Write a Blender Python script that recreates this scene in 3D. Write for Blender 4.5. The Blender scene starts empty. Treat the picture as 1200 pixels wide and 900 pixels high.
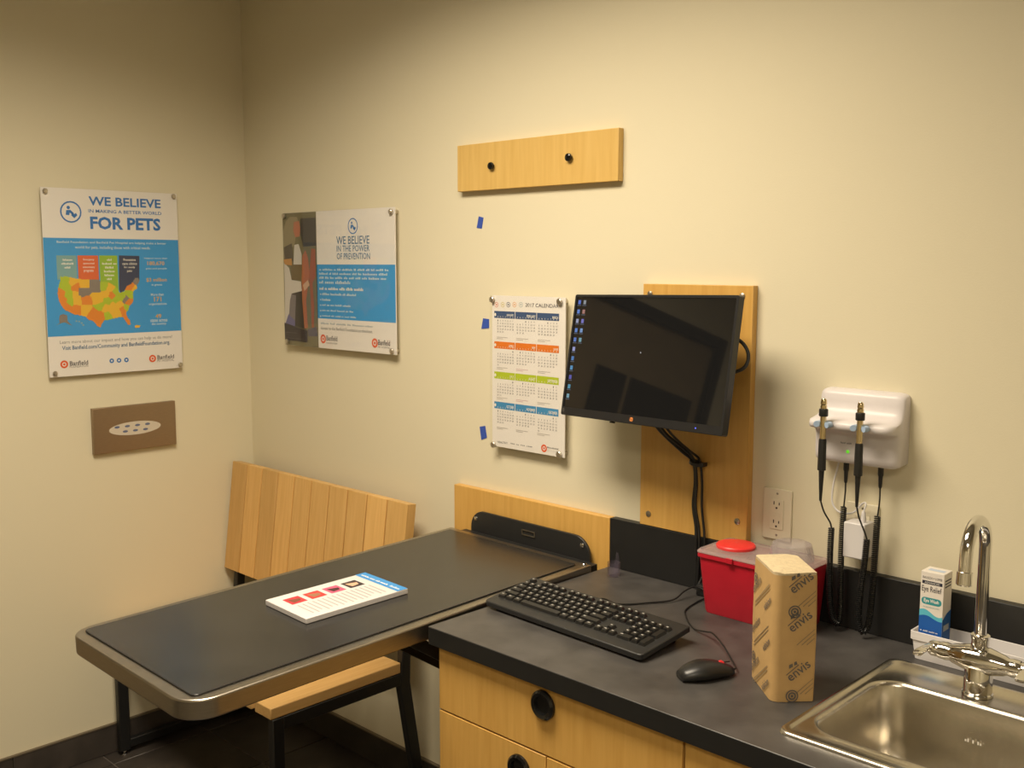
import bpy, bmesh, math, random, calendar
from mathutils import Vector, Matrix
random.seed(7)
scene = bpy.context.scene
COL = scene.collection

# ------------------------------------------------------------------ camera
F_PX, YAW, PITCH, ROLL = 1210.8, 0.80255, 0.115705, 0.00109
CAM = Vector((3.3171, -2.05, 1.656))
fw = Vector((-math.cos(YAW)*math.cos(PITCH), math.sin(YAW)*math.cos(PITCH), -math.sin(PITCH)))
rt = fw.cross(Vector((0, 0, 1))).normalized()
up = rt.cross(fw)
c_, s_ = math.cos(ROLL), math.sin(ROLL)
RT, UP = rt*c_ + up*s_, up*c_ - rt*s_
cam_data = bpy.data.cameras.new('camera')
cam_data.sensor_width = 36.0
cam_data.lens = 36.0*F_PX/1200.0
cam_data.clip_start = 0.02
cam = bpy.data.objects.new('camera', cam_data)
COL.objects.link(cam)
cam.matrix_world = Matrix(((RT.x, UP.x, -fw.x, CAM.x), (RT.y, UP.y, -fw.y, CAM.y), (RT.z, UP.z, -fw.z, CAM.z), (0, 0, 0, 1)))
scene.camera = cam

# ------------------------------------------------------------------ world, light, exposure
world = bpy.data.worlds.new('world')
scene.world = world
world.use_nodes = True
world.node_tree.nodes['Background'].inputs[0].default_value = (0.5, 0.42, 0.3, 1)
world.node_tree.nodes['Background'].inputs[1].default_value = 0.05
scene.view_settings.view_transform = 'Standard'
scene.view_settings.look = 'None'
scene.view_settings.gamma = 1.0
scene.view_settings.use_curve_mapping = False
scene.view_settings.exposure = 0.06

ROOM_X, ROOM_Y, ROOM_Z = 4.9, -4.0, 2.7
LAMPS = [((1.66, -1.14), (1.20, 0.60), 47.0, 'recessed fluorescent ceiling panel above the exam table and counter'),
         ((3.70, -2.60), (1.20, 0.60), 30.0, 'unseen ceiling panel added behind the camera as fill light')]  # second panel is added out of view, to give fill from the right
LAMP_COLOR = (1.0, 0.865, 0.67)

# pixel -> point on a plane the thing touches
def ray(px, py):
    return RT*((px-600)/F_PX) + UP*(-(py-450)/F_PX) + fw
def onX(px, py, x):
    d = ray(px, py); return CAM + d*((x-CAM.x)/d.x)
def onY(px, py, y):
    d = ray(px, py); return CAM + d*((y-CAM.y)/d.y)
def onZ(px, py, z):
    d = ray(px, py); return CAM + d*((z-CAM.z)/d.z)

# ------------------------------------------------------------------ materials
MATS = {}
def srgb(r, g, b):
    f = lambda v: (v/255/12.92) if v/255 <= 0.04045 else ((v/255+0.055)/1.055)**2.4
    return (f(r), f(g), f(b), 1)
def mat(name, color, rough=0.5, metal=0.0, noise=None, bump=None, emit=None, spec=0.5, rand=0.0, coat=0.0, stretch=(1, 1, 1), aniso=0.0):
    """plain principled material; noise=(scale, amount) mottles the colour, bump=(scale, strength)"""
    if name in MATS: return MATS[name]
    m = bpy.data.materials.new(name); m.use_nodes = True
    nt = m.node_tree; b = nt.nodes['Principled BSDF']
    b.inputs['Base Color'].default_value = color
    b.inputs['Roughness'].default_value = rough
    b.inputs['Metallic'].default_value = metal
    b.inputs['Specular IOR Level'].default_value = spec
    b.inputs['Coat Weight'].default_value = coat
    b.inputs['Anisotropic'].default_value = aniso
    if noise or bump:
        tc = nt.nodes.new('ShaderNodeTexCoord'); mp = nt.nodes.new('ShaderNodeMapping')
        mp.inputs['Scale'].default_value = stretch
        nt.links.new(tc.outputs['Object'], mp.inputs['Vector'])
    if noise:
        n = nt.nodes.new('ShaderNodeTexNoise'); n.inputs['Scale'].default_value = noise[0]; n.inputs['Detail'].default_value = 6
        nt.links.new(mp.outputs['Vector'], n.inputs['Vector'])
        r = nt.nodes.new('ShaderNodeMapRange')
        r.inputs['From Min'].default_value = 0.3; r.inputs['From Max'].default_value = 0.7
        r.inputs['To Min'].default_value = 1-noise[1]; r.inputs['To Max'].default_value = 1+noise[1]
        nt.links.new(n.outputs['Fac'], r.inputs['Value'])
        h = nt.nodes.new('ShaderNodeHueSaturation'); h.inputs['Color'].default_value = color
        val = r.outputs['Result']
        if rand:
            oi = nt.nodes.new('ShaderNodeObjectInfo'); r2 = nt.nodes.new('ShaderNodeMapRange')
            r2.inputs['To Min'].default_value = 1-rand; r2.inputs['To Max'].default_value = 1+rand
            nt.links.new(oi.outputs['Random'], r2.inputs['Value'])
            mu = nt.nodes.new('ShaderNodeMath'); mu.operation = 'MULTIPLY'
            nt.links.new(val, mu.inputs[0]); nt.links.new(r2.outputs['Result'], mu.inputs[1]); val = mu.outputs[0]
        nt.links.new(val, h.inputs['Value'])
        nt.links.new(h.outputs['Color'], b.inputs['Base Color'])
    if bump:
        n2 = nt.nodes.new('ShaderNodeTexNoise'); n2.inputs['Scale'].default_value = bump[0]; n2.inputs['Detail'].default_value = 4
        nt.links.new(mp.outputs['Vector'], n2.inputs['Vector'])
        bp = nt.nodes.new('ShaderNodeBump'); bp.inputs['Strength'].default_value = bump[1]; bp.inputs['Distance'].default_value = 0.002
        nt.links.new(n2.outputs['Fac'], bp.inputs['Height']); nt.links.new(bp.outputs['Normal'], b.inputs['Normal'])
    if emit:
        b.inputs['Emission Color'].default_value = emit[0]; b.inputs['Emission Strength'].default_value = emit[1]
    MATS[name] = m
    return m
def clear(name, tint=(1, 1, 1, 1), gloss=0.08, haze=0.0, haze_col=(0.8, 0.8, 0.8, 1), rough=0.03, edge=0.45):
    """thin clear sheet: transparent + fresnel gloss + a little milky diffuse"""
    if name in MATS: return MATS[name]
    m = bpy.data.materials.new(name); m.use_nodes = True
    nt = m.node_tree; nt.nodes.clear()
    out = nt.nodes.new('ShaderNodeOutputMaterial')
    t = nt.nodes.new('ShaderNodeBsdfTransparent'); t.inputs['Color'].default_value = tint
    g = nt.nodes.new('ShaderNodeBsdfGlossy'); g.inputs['Roughness'].default_value = rough
    fr = nt.nodes.new('ShaderNodeLayerWeight'); fr.inputs['Blend'].default_value = 0.25
    sc = nt.nodes.new('ShaderNodeMath'); sc.operation = 'MULTIPLY_ADD'; sc.inputs[1].default_value = edge; sc.inputs[2].default_value = gloss
    nt.links.new(fr.outputs['Fresnel'], sc.inputs[0])
    cur = t.outputs[0]
    if haze:
        d = nt.nodes.new('ShaderNodeBsdfDiffuse'); d.inputs['Color'].default_value = haze_col
        mx0 = nt.nodes.new('ShaderNodeMixShader'); mx0.inputs[0].default_value = haze
        nt.links.new(cur, mx0.inputs[1]); nt.links.new(d.outputs[0], mx0.inputs[2]); cur = mx0.outputs[0]
    mx = nt.nodes.new('ShaderNodeMixShader')
    nt.links.new(sc.outputs[0], mx.inputs[0]); nt.links.new(cur, mx.inputs[1]); nt.links.new(g.outputs[0], mx.inputs[2])
    nt.links.new(mx.outputs[0], out.inputs['Surface'])
    MATS[name] = m
    return m
def wood(name, base, dark, stretch, rand=0.0, rough=0.38):
    """maple: faint fibres running along the small-stretch axis"""
    if name in MATS: return MATS[name]
    m = bpy.data.materials.new(name); m.use_nodes = True
    nt = m.node_tree; b = nt.nodes['Principled BSDF']
    tc = nt.nodes.new('ShaderNodeTexCoord'); mp = nt.nodes.new('ShaderNodeMapping'); mp.inputs['Scale'].default_value = stretch
    oi = nt.nodes.new('ShaderNodeObjectInfo')
    ad = nt.nodes.new('ShaderNodeVectorMath'); ad.operation = 'ADD'
    cb = nt.nodes.new('ShaderNodeMath'); cb.operation = 'MULTIPLY'; cb.inputs[1].default_value = 37.0
    nt.links.new(oi.outputs['Random'], cb.inputs[0])
    nt.links.new(tc.outputs['Object'], mp.inputs['Vector']); nt.links.new(mp.outputs['Vector'], ad.inputs[0]); nt.links.new(cb.outputs[0], ad.inputs[1])
    n = nt.nodes.new('ShaderNodeTexNoise'); n.inputs['Scale'].default_value = 6; n.inputs['Detail'].default_value = 8; n.inputs['Distortion'].default_value = 0.3
    nt.links.new(ad.outputs[0], n.inputs['Vector'])
    cr = nt.nodes.new('ShaderNodeValToRGB')
    cr.color_ramp.elements[0].position = 0.3; cr.color_ramp.elements[0].color = dark
    cr.color_ramp.elements[1].position = 0.72; cr.color_ramp.elements[1].color = base
    nt.links.new(n.outputs['Fac'], cr.inputs['Fac'])
    h = nt.nodes.new('ShaderNodeHueSaturation')
    r2 = nt.nodes.new('ShaderNodeMapRange'); r2.inputs['To Min'].default_value = 1-rand; r2.inputs['To Max'].default_value = 1+rand
    nt.links.new(oi.outputs['Random'], r2.inputs['Value']); nt.links.new(r2.outputs['Result'], h.inputs['Value'])
    nt.links.new(cr.outputs['Color'], h.inputs['Color']); nt.links.new(h.outputs['Color'], b.inputs['Base Color'])
    b.inputs['Roughness'].default_value = rough
    MATS[name] = m
    return m

WALL = mat('wall_paint', (0.72, 0.66, 0.485, 1), 0.75, bump=(260, 0.12), spec=0.25)
CEIL = mat('ceiling_paint', (0.50, 0.48, 0.44, 1), 0.9, bump=(120, 0.3))
TILE = mat('floor_tile_glaze', (0.050, 0.042, 0.036, 1), 0.42, noise=(9, 0.30), bump=(60, 0.15), rand=0.12)
GROUT = mat('grout', (0.12, 0.10, 0.085, 1), 0.9, noise=(40, 0.2))
TRIM = mat('edge_trim_metal', (0.22, 0.18, 0.13, 1), 0.4, 0.6)
MAPLE_V = wood('maple_upright', (0.68, 0.405, 0.110, 1), (0.60, 0.335, 0.08, 1), (14, 14, 0.9))
MAPLE_B = wood('maple_board', (0.70, 0.47, 0.155, 1), (0.63, 0.40, 0.115, 1), (14, 14, 0.9))
SLAT = wood('bench_slat_wood', (0.72, 0.45, 0.165, 1), (0.63, 0.37, 0.115, 1), (16, 16, 1.0), rand=0.12)
SLAT_Y = wood('bench_seat_wood', (0.70, 0.45, 0.18, 1), (0.62, 0.37, 0.13, 1), (16, 1.0, 16), rand=0.06)
MAPLE_EDGE = mat('maple_edge', (0.42, 0.24, 0.08, 1), 0.5, noise=(30, 0.1))
STEEL = mat('brushed_steel', (0.42, 0.38, 0.32, 1), 0.34, 1.0, noise=(30, 0.06), stretch=(1, 1, 12))
SINK_STEEL = mat('sink_steel', (0.62, 0.58, 0.50, 1), 0.27, 1.0, noise=(40, 0.05), stretch=(12, 1, 1))
CHROME = mat('chrome', (0.80, 0.79, 0.77, 1), 0.07, 1.0)
GOLDMETAL = mat('nickel_warm', (0.70, 0.58, 0.36, 1), 0.15, 1.0)
MATBLACK = mat('black_vinyl_mat', (0.024, 0.023, 0.022, 1), 0.24, noise=(8, 0.15), bump=(14, 0.10))
BLACKMETAL = mat('black_powder_coat', (0.012, 0.012, 0.012, 1), 0.45, bump=(300, 0.1))
BLACKSEMI = mat('black_painted_steel', (0.020, 0.020, 0.020, 1), 0.38)
LAMINATE = mat('slate_laminate', (0.064, 0.060, 0.057, 1), 0.40, noise=(14, 0.28), bump=(90, 0.05))
LAM_EDGE = mat('laminate_edge', (0.012, 0.012, 0.012, 1), 0.45, noise=(20, 0.1))
PULL = mat('black_gloss_pull', (0.006, 0.006, 0.006, 1), 0.12)
PLASTIC_BLK = mat('black_plastic', (0.014, 0.014, 0.014, 1), 0.36, noise=(60, 0.08))
PLASTIC_KB = mat('keyboard_plastic', (0.020, 0.020, 0.020, 1), 0.42, noise=(60, 0.08))
KEYCAP = mat('keycap_plastic', (0.013, 0.013, 0.013, 1), 0.35)
LEGEND = mat('key_legend', (0.34, 0.33, 0.30, 1), 0.6)
CABLE = mat('black_cable', (0.010, 0.010, 0.010, 1), 0.42)
COIL = mat('coiled_cord_rubber', (0.010, 0.010, 0.010, 1), 0.30)
SCREEN = mat('lcd_glass', (0.006, 0.006, 0.006, 1), 0.03, spec=0.85)
LCD = mat('lcd_panel', (0.006, 0.006, 0.006, 1), 0.03, spec=0.85, emit=((1, 0.9, 0.8, 1), 0.004))
WHITE_PL = mat('white_plastic', (0.72, 0.70, 0.70, 1), 0.32)
GREY_WHITE = mat('station_plastic', (0.68, 0.64, 0.64, 1), 0.38, noise=(50, 0.02))
RED_PL = mat('red_plastic', (0.50, 0.013, 0.030, 1), 0.34, noise=(20, 0.06))
RED_CAP = mat('red_cap', (0.75, 0.035, 0.035, 1), 0.35)
KRAFT = mat('kraft_paper', (0.50, 0.32, 0.13, 1), 0.75, noise=(25, 0.06), bump=(70, 0.25))
TOWEL = mat('paper_towel_edge', (0.60, 0.49, 0.31, 1), 0.9, noise=(120, 0.10), bump=(220, 0.6))
PAPER = mat('white_paper', (0.83, 0.79, 0.74, 1), 0.55)
PAPER_W = mat('brochure_paper', (0.64, 0.61, 0.60, 1), 0.5)
ACRYL = clear('clear_acrylic', (0.985, 0.985, 0.98, 1), 0.004, edge=0.06)
ACRYL_EDGE = mat('acrylic_edge', (0.36, 0.34, 0.27, 1), 0.2)
TAPE = mat('blue_tape', (0.035, 0.085, 0.42, 1), 0.6, noise=(80, 0.1))
RUBBER_BLUE = mat('blue_cradle_pad', (0.36, 0.48, 0.66, 1), 0.5)
DARKWOOD = mat('dark_door_frame', (0.008, 0.007, 0.006, 1), 0.5)
DOORSLAB = mat('door_slab', (0.34, 0.26, 0.15, 1), 0.5, noise=(10, 0.08))

def ink(name, r, g, b, rough=0.6):
    return mat('ink_'+name, srgb(r, g, b), rough)

# ------------------------------------------------------------------ mesh builder
def link(o):
    COL.objects.link(o); return o
class MB:
    def __init__(s): s.v = []; s.f = []; s.m = []
    def add(s, vs, fs, mi=0):
        o = len(s.v); s.v += [tuple(v) for v in vs]
        for f in fs: s.f.append(tuple(i+o for i in f)); s.m.append(mi)
        return s
    def box(s, x0, x1, y0, y1, z0, z1, mi=0):
        v = [(x0, y0, z0), (x1, y0, z0), (x1, y1, z0), (x0, y1, z0), (x0, y0, z1), (x1, y0, z1), (x1, y1, z1), (x0, y1, z1)]
        return s.add(v, [(3, 2, 1, 0), (4, 5, 6, 7), (0, 1, 5, 4), (1, 2, 6, 5), (2, 3, 7, 6), (3, 0, 4, 7)], mi)
    def prism(s, poly, a0, a1, fn, mi=0, mi_top=None):
        """extrude a 2-D polygon; fn(u, v, a) -> point"""
        n = len(poly)
        v = [fn(u, w, a0) for u, w in poly] + [fn(u, w, a1) for u, w in poly]
        s.add(v, [tuple(range(n-1, -1, -1))], mi); o = len(s.v)-2*n
        s.f.append(tuple(range(o+n, o+2*n))); s.m.append(mi if mi_top is None else mi_top)
        for i in range(n):
            j = (i+1) % n
            s.f.append((o+i, o+j, o+n+j, o+n+i)); s.m.append(mi)
        return s
    def loft(s, rings, mi=0, cap0=True, cap1=True):
        n = len(rings[0]); o = len(s.v)
        for r in rings: s.v += [tuple(p) for p in r]
        for k in range(len(rings)-1):
            for i in range(n):
                j = (i+1) % n
                s.f.append((o+k*n+i, o+k*n+j, o+(k+1)*n+j, o+(k+1)*n+i)); s.m.append(mi)
        if cap0: s.f.append(tuple(o+i for i in range(n-1, -1, -1))); s.m.append(mi)
        if cap1: s.f.append(tuple(o+(len(rings)-1)*n+i for i in range(n))); s.m.append(mi)
        return s
    def lathe(s, prof, center=(0, 0, 0), axis=(0, 0, 1), n=24, mi=0, cap=True):
        """prof: list of (radius, height along axis)"""
        c = Vector(center); ax = Vector(axis).normalized()
        e1 = ax.orthogonal().normalized(); e2 = ax.cross(e1)
        rings = [[c+ax*h+(e1*math.cos(2*math.pi*i/n)+e2*math.sin(2*math.pi*i/n))*max(r, 1e-5) for i in range(n)] for r, h in prof]
        return s.loft(rings, mi, cap, cap)
    def cyl(s, p0, p1, r0, r1=None, n=16, mi=0):
        p0, p1 = Vector(p0), Vector(p1); d = p1-p0
        return s.lathe([(r0, 0), (r0 if r1 is None else r1, d.length)], p0, d, n, mi)
    def tube(s, path, r, n=8, mi=0, caps=True):
        """sweep a circle along a path; r may be a list"""
        P = [Vector(p) for p in path]; rings = []
        t = (P[1]-P[0]).normalized(); e1 = t.orthogonal().normalized()
        for i, p in enumerate(P):
            t = (P[min(i+1, len(P)-1)]-P[max(i-1, 0)]).normalized()
            e1 = (e1-t*e1.dot(t)).normalized(); e2 = t.cross(e1)
            rr = r[i] if isinstance(r, (list, tuple)) else r
            rings.append([p+(e1*math.cos(2*math.pi*k/n)+e2*math.sin(2*math.pi*k/n))*rr for k in range(n)])
        return s.loft(rings, mi, caps, caps)
    def build(s, name, mats, parent=None, origin=(0, 0, 0), bevel=0.0, seg=2, smooth=True, angle=35, weld=False):
        o = Vector(origin)
        me = bpy.data.meshes.new(name)
        me.from_pydata([tuple(Vector(v)-o) for v in s.v], [], s.f)
        if not isinstance(mats, (list, tuple)): mats = [mats]
        for m in mats: me.materials.append(m)
        me.polygons.foreach_set('material_index', s.m)
        bm = bmesh.new(); bm.from_mesh(me)
        if weld: bmesh.ops.remove_doubles(bm, verts=bm.verts, dist=1e-6)
        bmesh.ops.recalc_face_normals(bm, faces=bm.faces)
        bm.to_mesh(me); bm.free()
        if smooth:
            me.polygons.foreach_set('use_smooth', [True]*len(me.polygons))
            me.set_sharp_from_angle(angle=math.radians(angle))
        ob = link(bpy.data.objects.new(name, me))
        if parent: ob.parent = parent
        else: ob.location = o
        if bevel:
            b = ob.modifiers.new('bevel', 'BEVEL'); b.width = bevel; b.segments = seg; b.limit_method = 'ANGLE'; b.angle_limit = math.radians(40); b.harden_normals = False
        return ob
def thing(name, label, cat, loc=(0, 0, 0), rot=(0, 0, 0), group=None, kind=None):
    o = link(bpy.data.objects.new(name, None)); o.empty_display_size = 0.05
    o.location = loc; o.rotation_euler = rot
    return tag(o, label, cat, group, kind)
def tag(o, label, cat, group=None, kind=None):
    o['label'] = label; o['category'] = cat
    if group: o['group'] = group
    if kind: o['kind'] = kind
    return o
def copy_part(src, parent, loc=None, rot=None):
    c = src.copy(); link(c); c.parent = parent
    if loc is not None: c.location = loc
    if rot is not None: c.rotation_euler = rot
    return c
def rrect(w, h, r, n=6, cx=0, cy=0):
    """rounded rectangle polygon, ccw; r a number or (bl, br, tr, tl)"""
    rs = r if isinstance(r, (list, tuple)) else (r,)*4
    pts = []
    for (sx, sy, a0), rad in zip(((-1, -1, 180), (1, -1, 270), (1, 1, 0), (-1, 1, 90)), rs):
        x, y = cx+sx*(w/2-rad), cy+sy*(h/2-rad)
        if rad <= 0: pts.append((x, y)); continue
        for k in range(n+1):
            a = math.radians(a0+90*k/n); pts.append((x+rad*math.cos(a), y+rad*math.sin(a)))
    return pts
def spline(pts, n=8):
    """catmull-rom through 3-D points"""
    P = [Vector(p) for p in pts]; P = [P[0]*2-P[1]]+P+[P[-1]*2-P[-2]]; out = []
    for i in range(1, len(P)-2):
        for k in range(n):
            t = k/n; a, b, c, d = P[i-1], P[i], P[i+1], P[i+2]
            out.append(0.5*((2*b)+(c-a)*t+(2*a-5*b+4*c-d)*t*t+(3*b-a-3*c+d)*t**3))
    out.append(P[-2]); return out

# ------------------------------------------------------------------ printing on flat faces
_txt = {}
def text_mesh(body, bold=0.0):
    key = (body, bold)
    if key not in _txt:
        cu = bpy.data.curves.new('txt', 'FONT'); cu.body = body; cu.size = 1.0; cu.resolution_u = 2; cu.offset = bold; cu.fill_mode = 'FRONT'
        ob = bpy.data.objects.new('txt', cu); COL.objects.link(ob)
        dg = bpy.context.evaluated_depsgraph_get()
        me = bpy.data.meshes.new_from_object(ob.evaluated_get(dg))
        vs = [(v.co.x, v.co.y) for v in me.vertices]; fs = [tuple(p.vertices) for p in me.polygons]
        bpy.data.objects.remove(ob); bpy.data.curves.remove(cu); bpy.data.meshes.remove(me)
        x0 = min(v[0] for v in vs); x1 = max(v[0] for v in vs); y0 = min(v[1] for v in vs); y1 = max(v[1] for v in vs)
        _txt[key] = ([((x-x0)/(x1-x0), (y-y0)/max(y1-y0, 1e-6)) for x, y in vs], fs, (x1-x0)/max(y1-y0, 1e-6))
    return _txt[key]
class Print:
    """flat print on a face: frame origin O, axes U (right), V (up), N (out of the face)"""
    def __init__(s, O, U, V, N, pix=None, crop=(0, 0, 1), join=()):
        s.O, s.U, s.V, s.N = Vector(O), Vector(U).normalized(), Vector(V).normalized(), Vector(N).normalized()
        s.pix = pix; s.crop = crop; s.parts = {}; s.k = 0; s.join = join
    def uv(s, x, y):
        """crop pixel -> (u, v) on the face; without a camera it is (u, v) already"""
        if not s.pix: return (x, y)
        p = s.pix(s.crop[0]+x/s.crop[2], s.crop[1]+y/s.crop[2])-s.O
        return (p.dot(s.U), p.dot(s.V))
    def P(s, u, v, n): return s.O+s.U*u+s.V*v+s.N*n
    def mb(s, part, material):
        if part in s.join: key = (part, material.name)
        else: s.k += 1; key = (part, s.k)
        if key not in s.parts: s.parts[key] = (MB(), material)
        return s.parts[key][0]
    def poly(s, part, material, pts, layer=1, px=True):
        q = [s.uv(*p) for p in pts] if px else pts
        s.mb(part, material).add([s.P(u, v, layer*0.00025) for u, v in q], [tuple(range(len(q)))])
    def rect(s, part, material, x0, y0, x1, y1, layer=1, px=True):
        (u0, v0), (u1, v1) = (s.uv(x0, y0), s.uv(x1, y1)) if px else ((x0, y0), (x1, y1))
        s.poly(part, material, [(u0, v0), (u1, v0), (u1, v1), (u0, v1)], layer, False)
    def disc(s, part, material, x, y, r, layer=1, ring=None, n=20, asp=1.0):
        """centre in pixels, radius in metres; ring = inner radius"""
        u, v = s.uv(x, y); mb = s.mb(part, material)
        c = [(math.cos(2*math.pi*k/n), math.sin(2*math.pi*k/n)) for k in range(n)]
        if ring is None: mb.add([s.P(u+r*a, v+r*asp*b, layer*0.00025) for a, b in c], [tuple(range(n))])
        else:
            mb.add([s.P(u+r*a, v+r*asp*b, layer*0.00025) for a, b in c]+[s.P(u+ring*a, v+ring*asp*b, layer*0.00025) for a, b in c],
                   [(k, (k+1) % n, n+(k+1) % n, n+k) for k in range(n)])
    def text(s, part, material, body, x0, y0, x1, y1, layer=2, bold=0.0, px=True, rot=0.0):
        """fit text into a box given by its corners (left-top, right-bottom)"""
        (u0, v0), (u1, v1) = (s.uv(x0, y0), s.uv(x1, y1)) if px else ((x0, y0), (x1, y1))
        vs, fs, asp = text_mesh(body, bold)
        if v0 > v1: v0, v1 = v1, v0
        cr, sr = math.cos(rot), math.sin(rot); out = []
        for a, b in vs:
            du, dv = a*(u1-u0), b*(v1-v0)
            out.append(s.P(u0+du*cr-dv*sr, v0+du*sr+dv*cr, layer*0.00025))
        s.mb(part, material).add(out, fs)
    def greek(s, part, material, words, x0, y0, x1, y1, layer=2, px=True):
        """a line too small to read: letter-sized marks grouped by word lengths"""
        (u0, v0), (u1, v1) = (s.uv(x0, y0), s.uv(x1, y1)) if px else ((x0, y0), (x1, y1))
        if v0 > v1: v0, v1 = v1, v0
        n = sum(words)+len(words)-1; cw = (u1-u0)/n; k = 0; mb = s.mb(part, material); rnd = random.Random(n*31+len(words))
        for w in words:
            for _ in range(w):
                h = (v1-v0)*(1.0 if rnd.random() < 0.35 else 0.68); a = u0+k*cw
                mb.add([s.P(a, v0, layer*0.00025), s.P(a+cw*0.66, v0, layer*0.00025), s.P(a+cw*0.66, v0+h, layer*0.00025), s.P(a, v0+h, layer*0.00025)], [(0, 1, 2, 3)]); k += 1
            k += 1
    def build(s, parent, origin, by_material=True):
        out = []
        for (part, _), (mb, m) in s.parts.items():
            o = mb.build(part, m, parent, origin, smooth=False); out.append(o)
            if part in s.join: o['kind'] = 'stuff'
        s.parts = {}
        return out

# ================================================================== THE SETTING
def struct(o, label, cat):
    return tag(o, label, cat, kind='structure')
T = 0.1
# back wall (the long one with the monitor)
struct(MB().box(-T, ROOM_X+T, 0, T, -0.1, ROOM_Z).build('wall_back', WALL), 'cream painted wall behind the counter and monitor', 'wall')
# left wall with a door opening farther along
DY0, DY1, DZ = -2.11, -1.18, 2.045
struct(MB().box(-T, 0, DY1, 0, -0.1, ROOM_Z).box(-T, 0, ROOM_Y, DY0, -0.1, ROOM_Z).box(-T, 0, DY0, DY1, DZ, ROOM_Z).build('wall_left', WALL),
       'cream painted wall with the map poster and metal plate', 'wall')
struct(MB().box(ROOM_X, ROOM_X+T, ROOM_Y, 0, -0.1, ROOM_Z).build('wall_right', WALL), 'cream painted wall on the right, outside the view', 'wall')
struct(MB().box(-T, ROOM_X+T, ROOM_Y-T, ROOM_Y, -0.1, ROOM_Z).build('wall_front', WALL), 'cream painted wall behind the camera', 'wall')
struct(MB().box(-T, ROOM_X+T, ROOM_Y-T, T, ROOM_Z, ROOM_Z+T).build('ceiling', CEIL), 'off-white ceiling above the room', 'ceiling')

# floor: grout bed with square dark tiles
fl = struct(MB().box(0, ROOM_X, ROOM_Y, 0, -0.1, -0.003).build('floor', GROUT, bevel=0), 'dark brown tile floor with lighter grout lines', 'floor')
PIT, GAP = 0.348, 0.005
def clip_axis(start, lo, hi):
    k = start-math.ceil((start-lo)/PIT)*PIT; out = []
    while k < hi:
        a, b = max(k+GAP/2, lo), min(k+PIT-GAP/2, hi)
        if b-a > 0.01: out.append((a, b))
        k += PIT
    return out
_tile = {}
for (x0, x1) in clip_axis(0.092, 0.0, ROOM_X):
    for (y0, y1) in clip_axis(-0.617, ROOM_Y, -0.001):
        key = (round(x1-x0, 3), round(y1-y0, 3))
        if key not in _tile:
            o = MB().box(-key[0]/2, key[0]/2, -key[1]/2, key[1]/2, -0.008, 0).build('tile', TILE, fl, bevel=0.0015, seg=1); _tile[key] = o
        else: o = copy_part(_tile[key], fl)
        o.location = ((x0+x1)/2, (y0+y1)/2, 0)
# baseboards of the same tile with a thin metal edge on top
def baseboard(name, label, joints, axis, trim_to):
    b = struct(link(bpy.data.objects.new(name, None)), label, 'baseboard')
    for a0, a1 in zip(joints[:-1], joints[1:]):
        m = MB()
        if axis == 'y': m.box(0.001, 0.011, a0+0.0015, a1-0.0015, 0.001, 0.097)
        else: m.box(a0+0.0015, a1-0.0015, -0.011, -0.001, 0.001, 0.097)
        m.build('tile', TILE, b, bevel=0.0012, seg=1)
    a0, a1 = joints[0], joints[-1]
    m = MB()
    if axis == 'y': m.box(0.001, 0.013, a0, a1, 0.0975, 0.102)
    else: m.box(a0, a1, -0.013, -0.001, 0.0975, 0.102)
    m.build('edge_strip', TRIM, b)
baseboard('baseboard_left', 'dark tile baseboard along the poster wall', [-1.12, -0.9065, -0.306, -0.015], 'y', None)
baseboard('baseboard_back', 'dark tile baseboard under the bench and table', [0.012, 0.30, 0.905, 1.50, 1.715], 'x', None)
# door in the left wall (seen mirrored in the monitor)
d = struct(link(bpy.data.objects.new('door_1', None)), 'tan door with dark frame and two dark panes, mirrored in the screen', 'door')
MB().box(-T, 0.015, DY0-0.05, DY0, 0, DZ+0.055).box(-T, 0.015, DY1, DY1+0.05, 0, DZ+0.055).box(-T, 0.015, DY0, DY1, DZ, DZ+0.055).build('frame', DARKWOOD, d, bevel=0.003)
MB().box(-0.06, -0.02, DY0+0.003, DY1-0.003, 0.008, DZ-0.003).build('slab', DOORSLAB, d, bevel=0.002)
for y0, y1 in ((-1.62, -1.45), (-2.045, -1.66)):
    f_ = MB().box(-0.019, -0.008, y0-0.006, y1+0.006, 0.95, 1.758).build('pane_frame', DARKWOOD, d, bevel=0.002)
    MB().box(-0.0085, -0.006, y0, y1, 0.965, 1.75).build('pane', SCREEN, f_)
MB().cyl((-0.02, -1.245, 1.0), (0.03, -1.245, 1.0), 0.012).box(0.025, 0.04, -1.36, -1.235, 0.99, 1.012).build('handle', CHROME, d, bevel=0.002)

# ceiling lights
for i, ((lx, ly), (sx, sy), watt, lab) in enumerate(LAMPS):
    t = thing('ceiling_light', lab, 'ceiling light', (lx, ly, ROOM_Z), group='ceiling panels')
    m = MB()
    for a, b, c, e in ((-sx/2-.03, sx/2+.03, -sy/2-.03, -sy/2), (-sx/2-.03, sx/2+.03, sy/2, sy/2+.03), (-sx/2-.03, -sx/2, -sy/2, sy/2), (sx/2, sx/2+.03, -sy/2, sy/2)):
        m.box(a, b, c, e, -0.025, -0.001)
    m.build('frame', WHITE_PL, t)
    MB().box(-sx/2, sx/2, -sy/2, sy/2, -0.012, -0.001).build('diffuser', mat('lit_diffuser', (0.9, 0.88, 0.8, 1), 0.5, emit=((LAMP_COLOR[0], LAMP_COLOR[1], LAMP_COLOR[2], 1), 2.0)), t)
    ld = bpy.data.lights.new('lamp', 'AREA'); ld.shape = 'RECTANGLE'; ld.size = sx; ld.size_y = sy; ld.energy = watt; ld.spread = math.radians(152); ld.color = LAMP_COLOR
    lo = link(bpy.data.objects.new('lamp', ld)); lo.parent = t; lo.location = (0, 0, -0.014)

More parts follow.
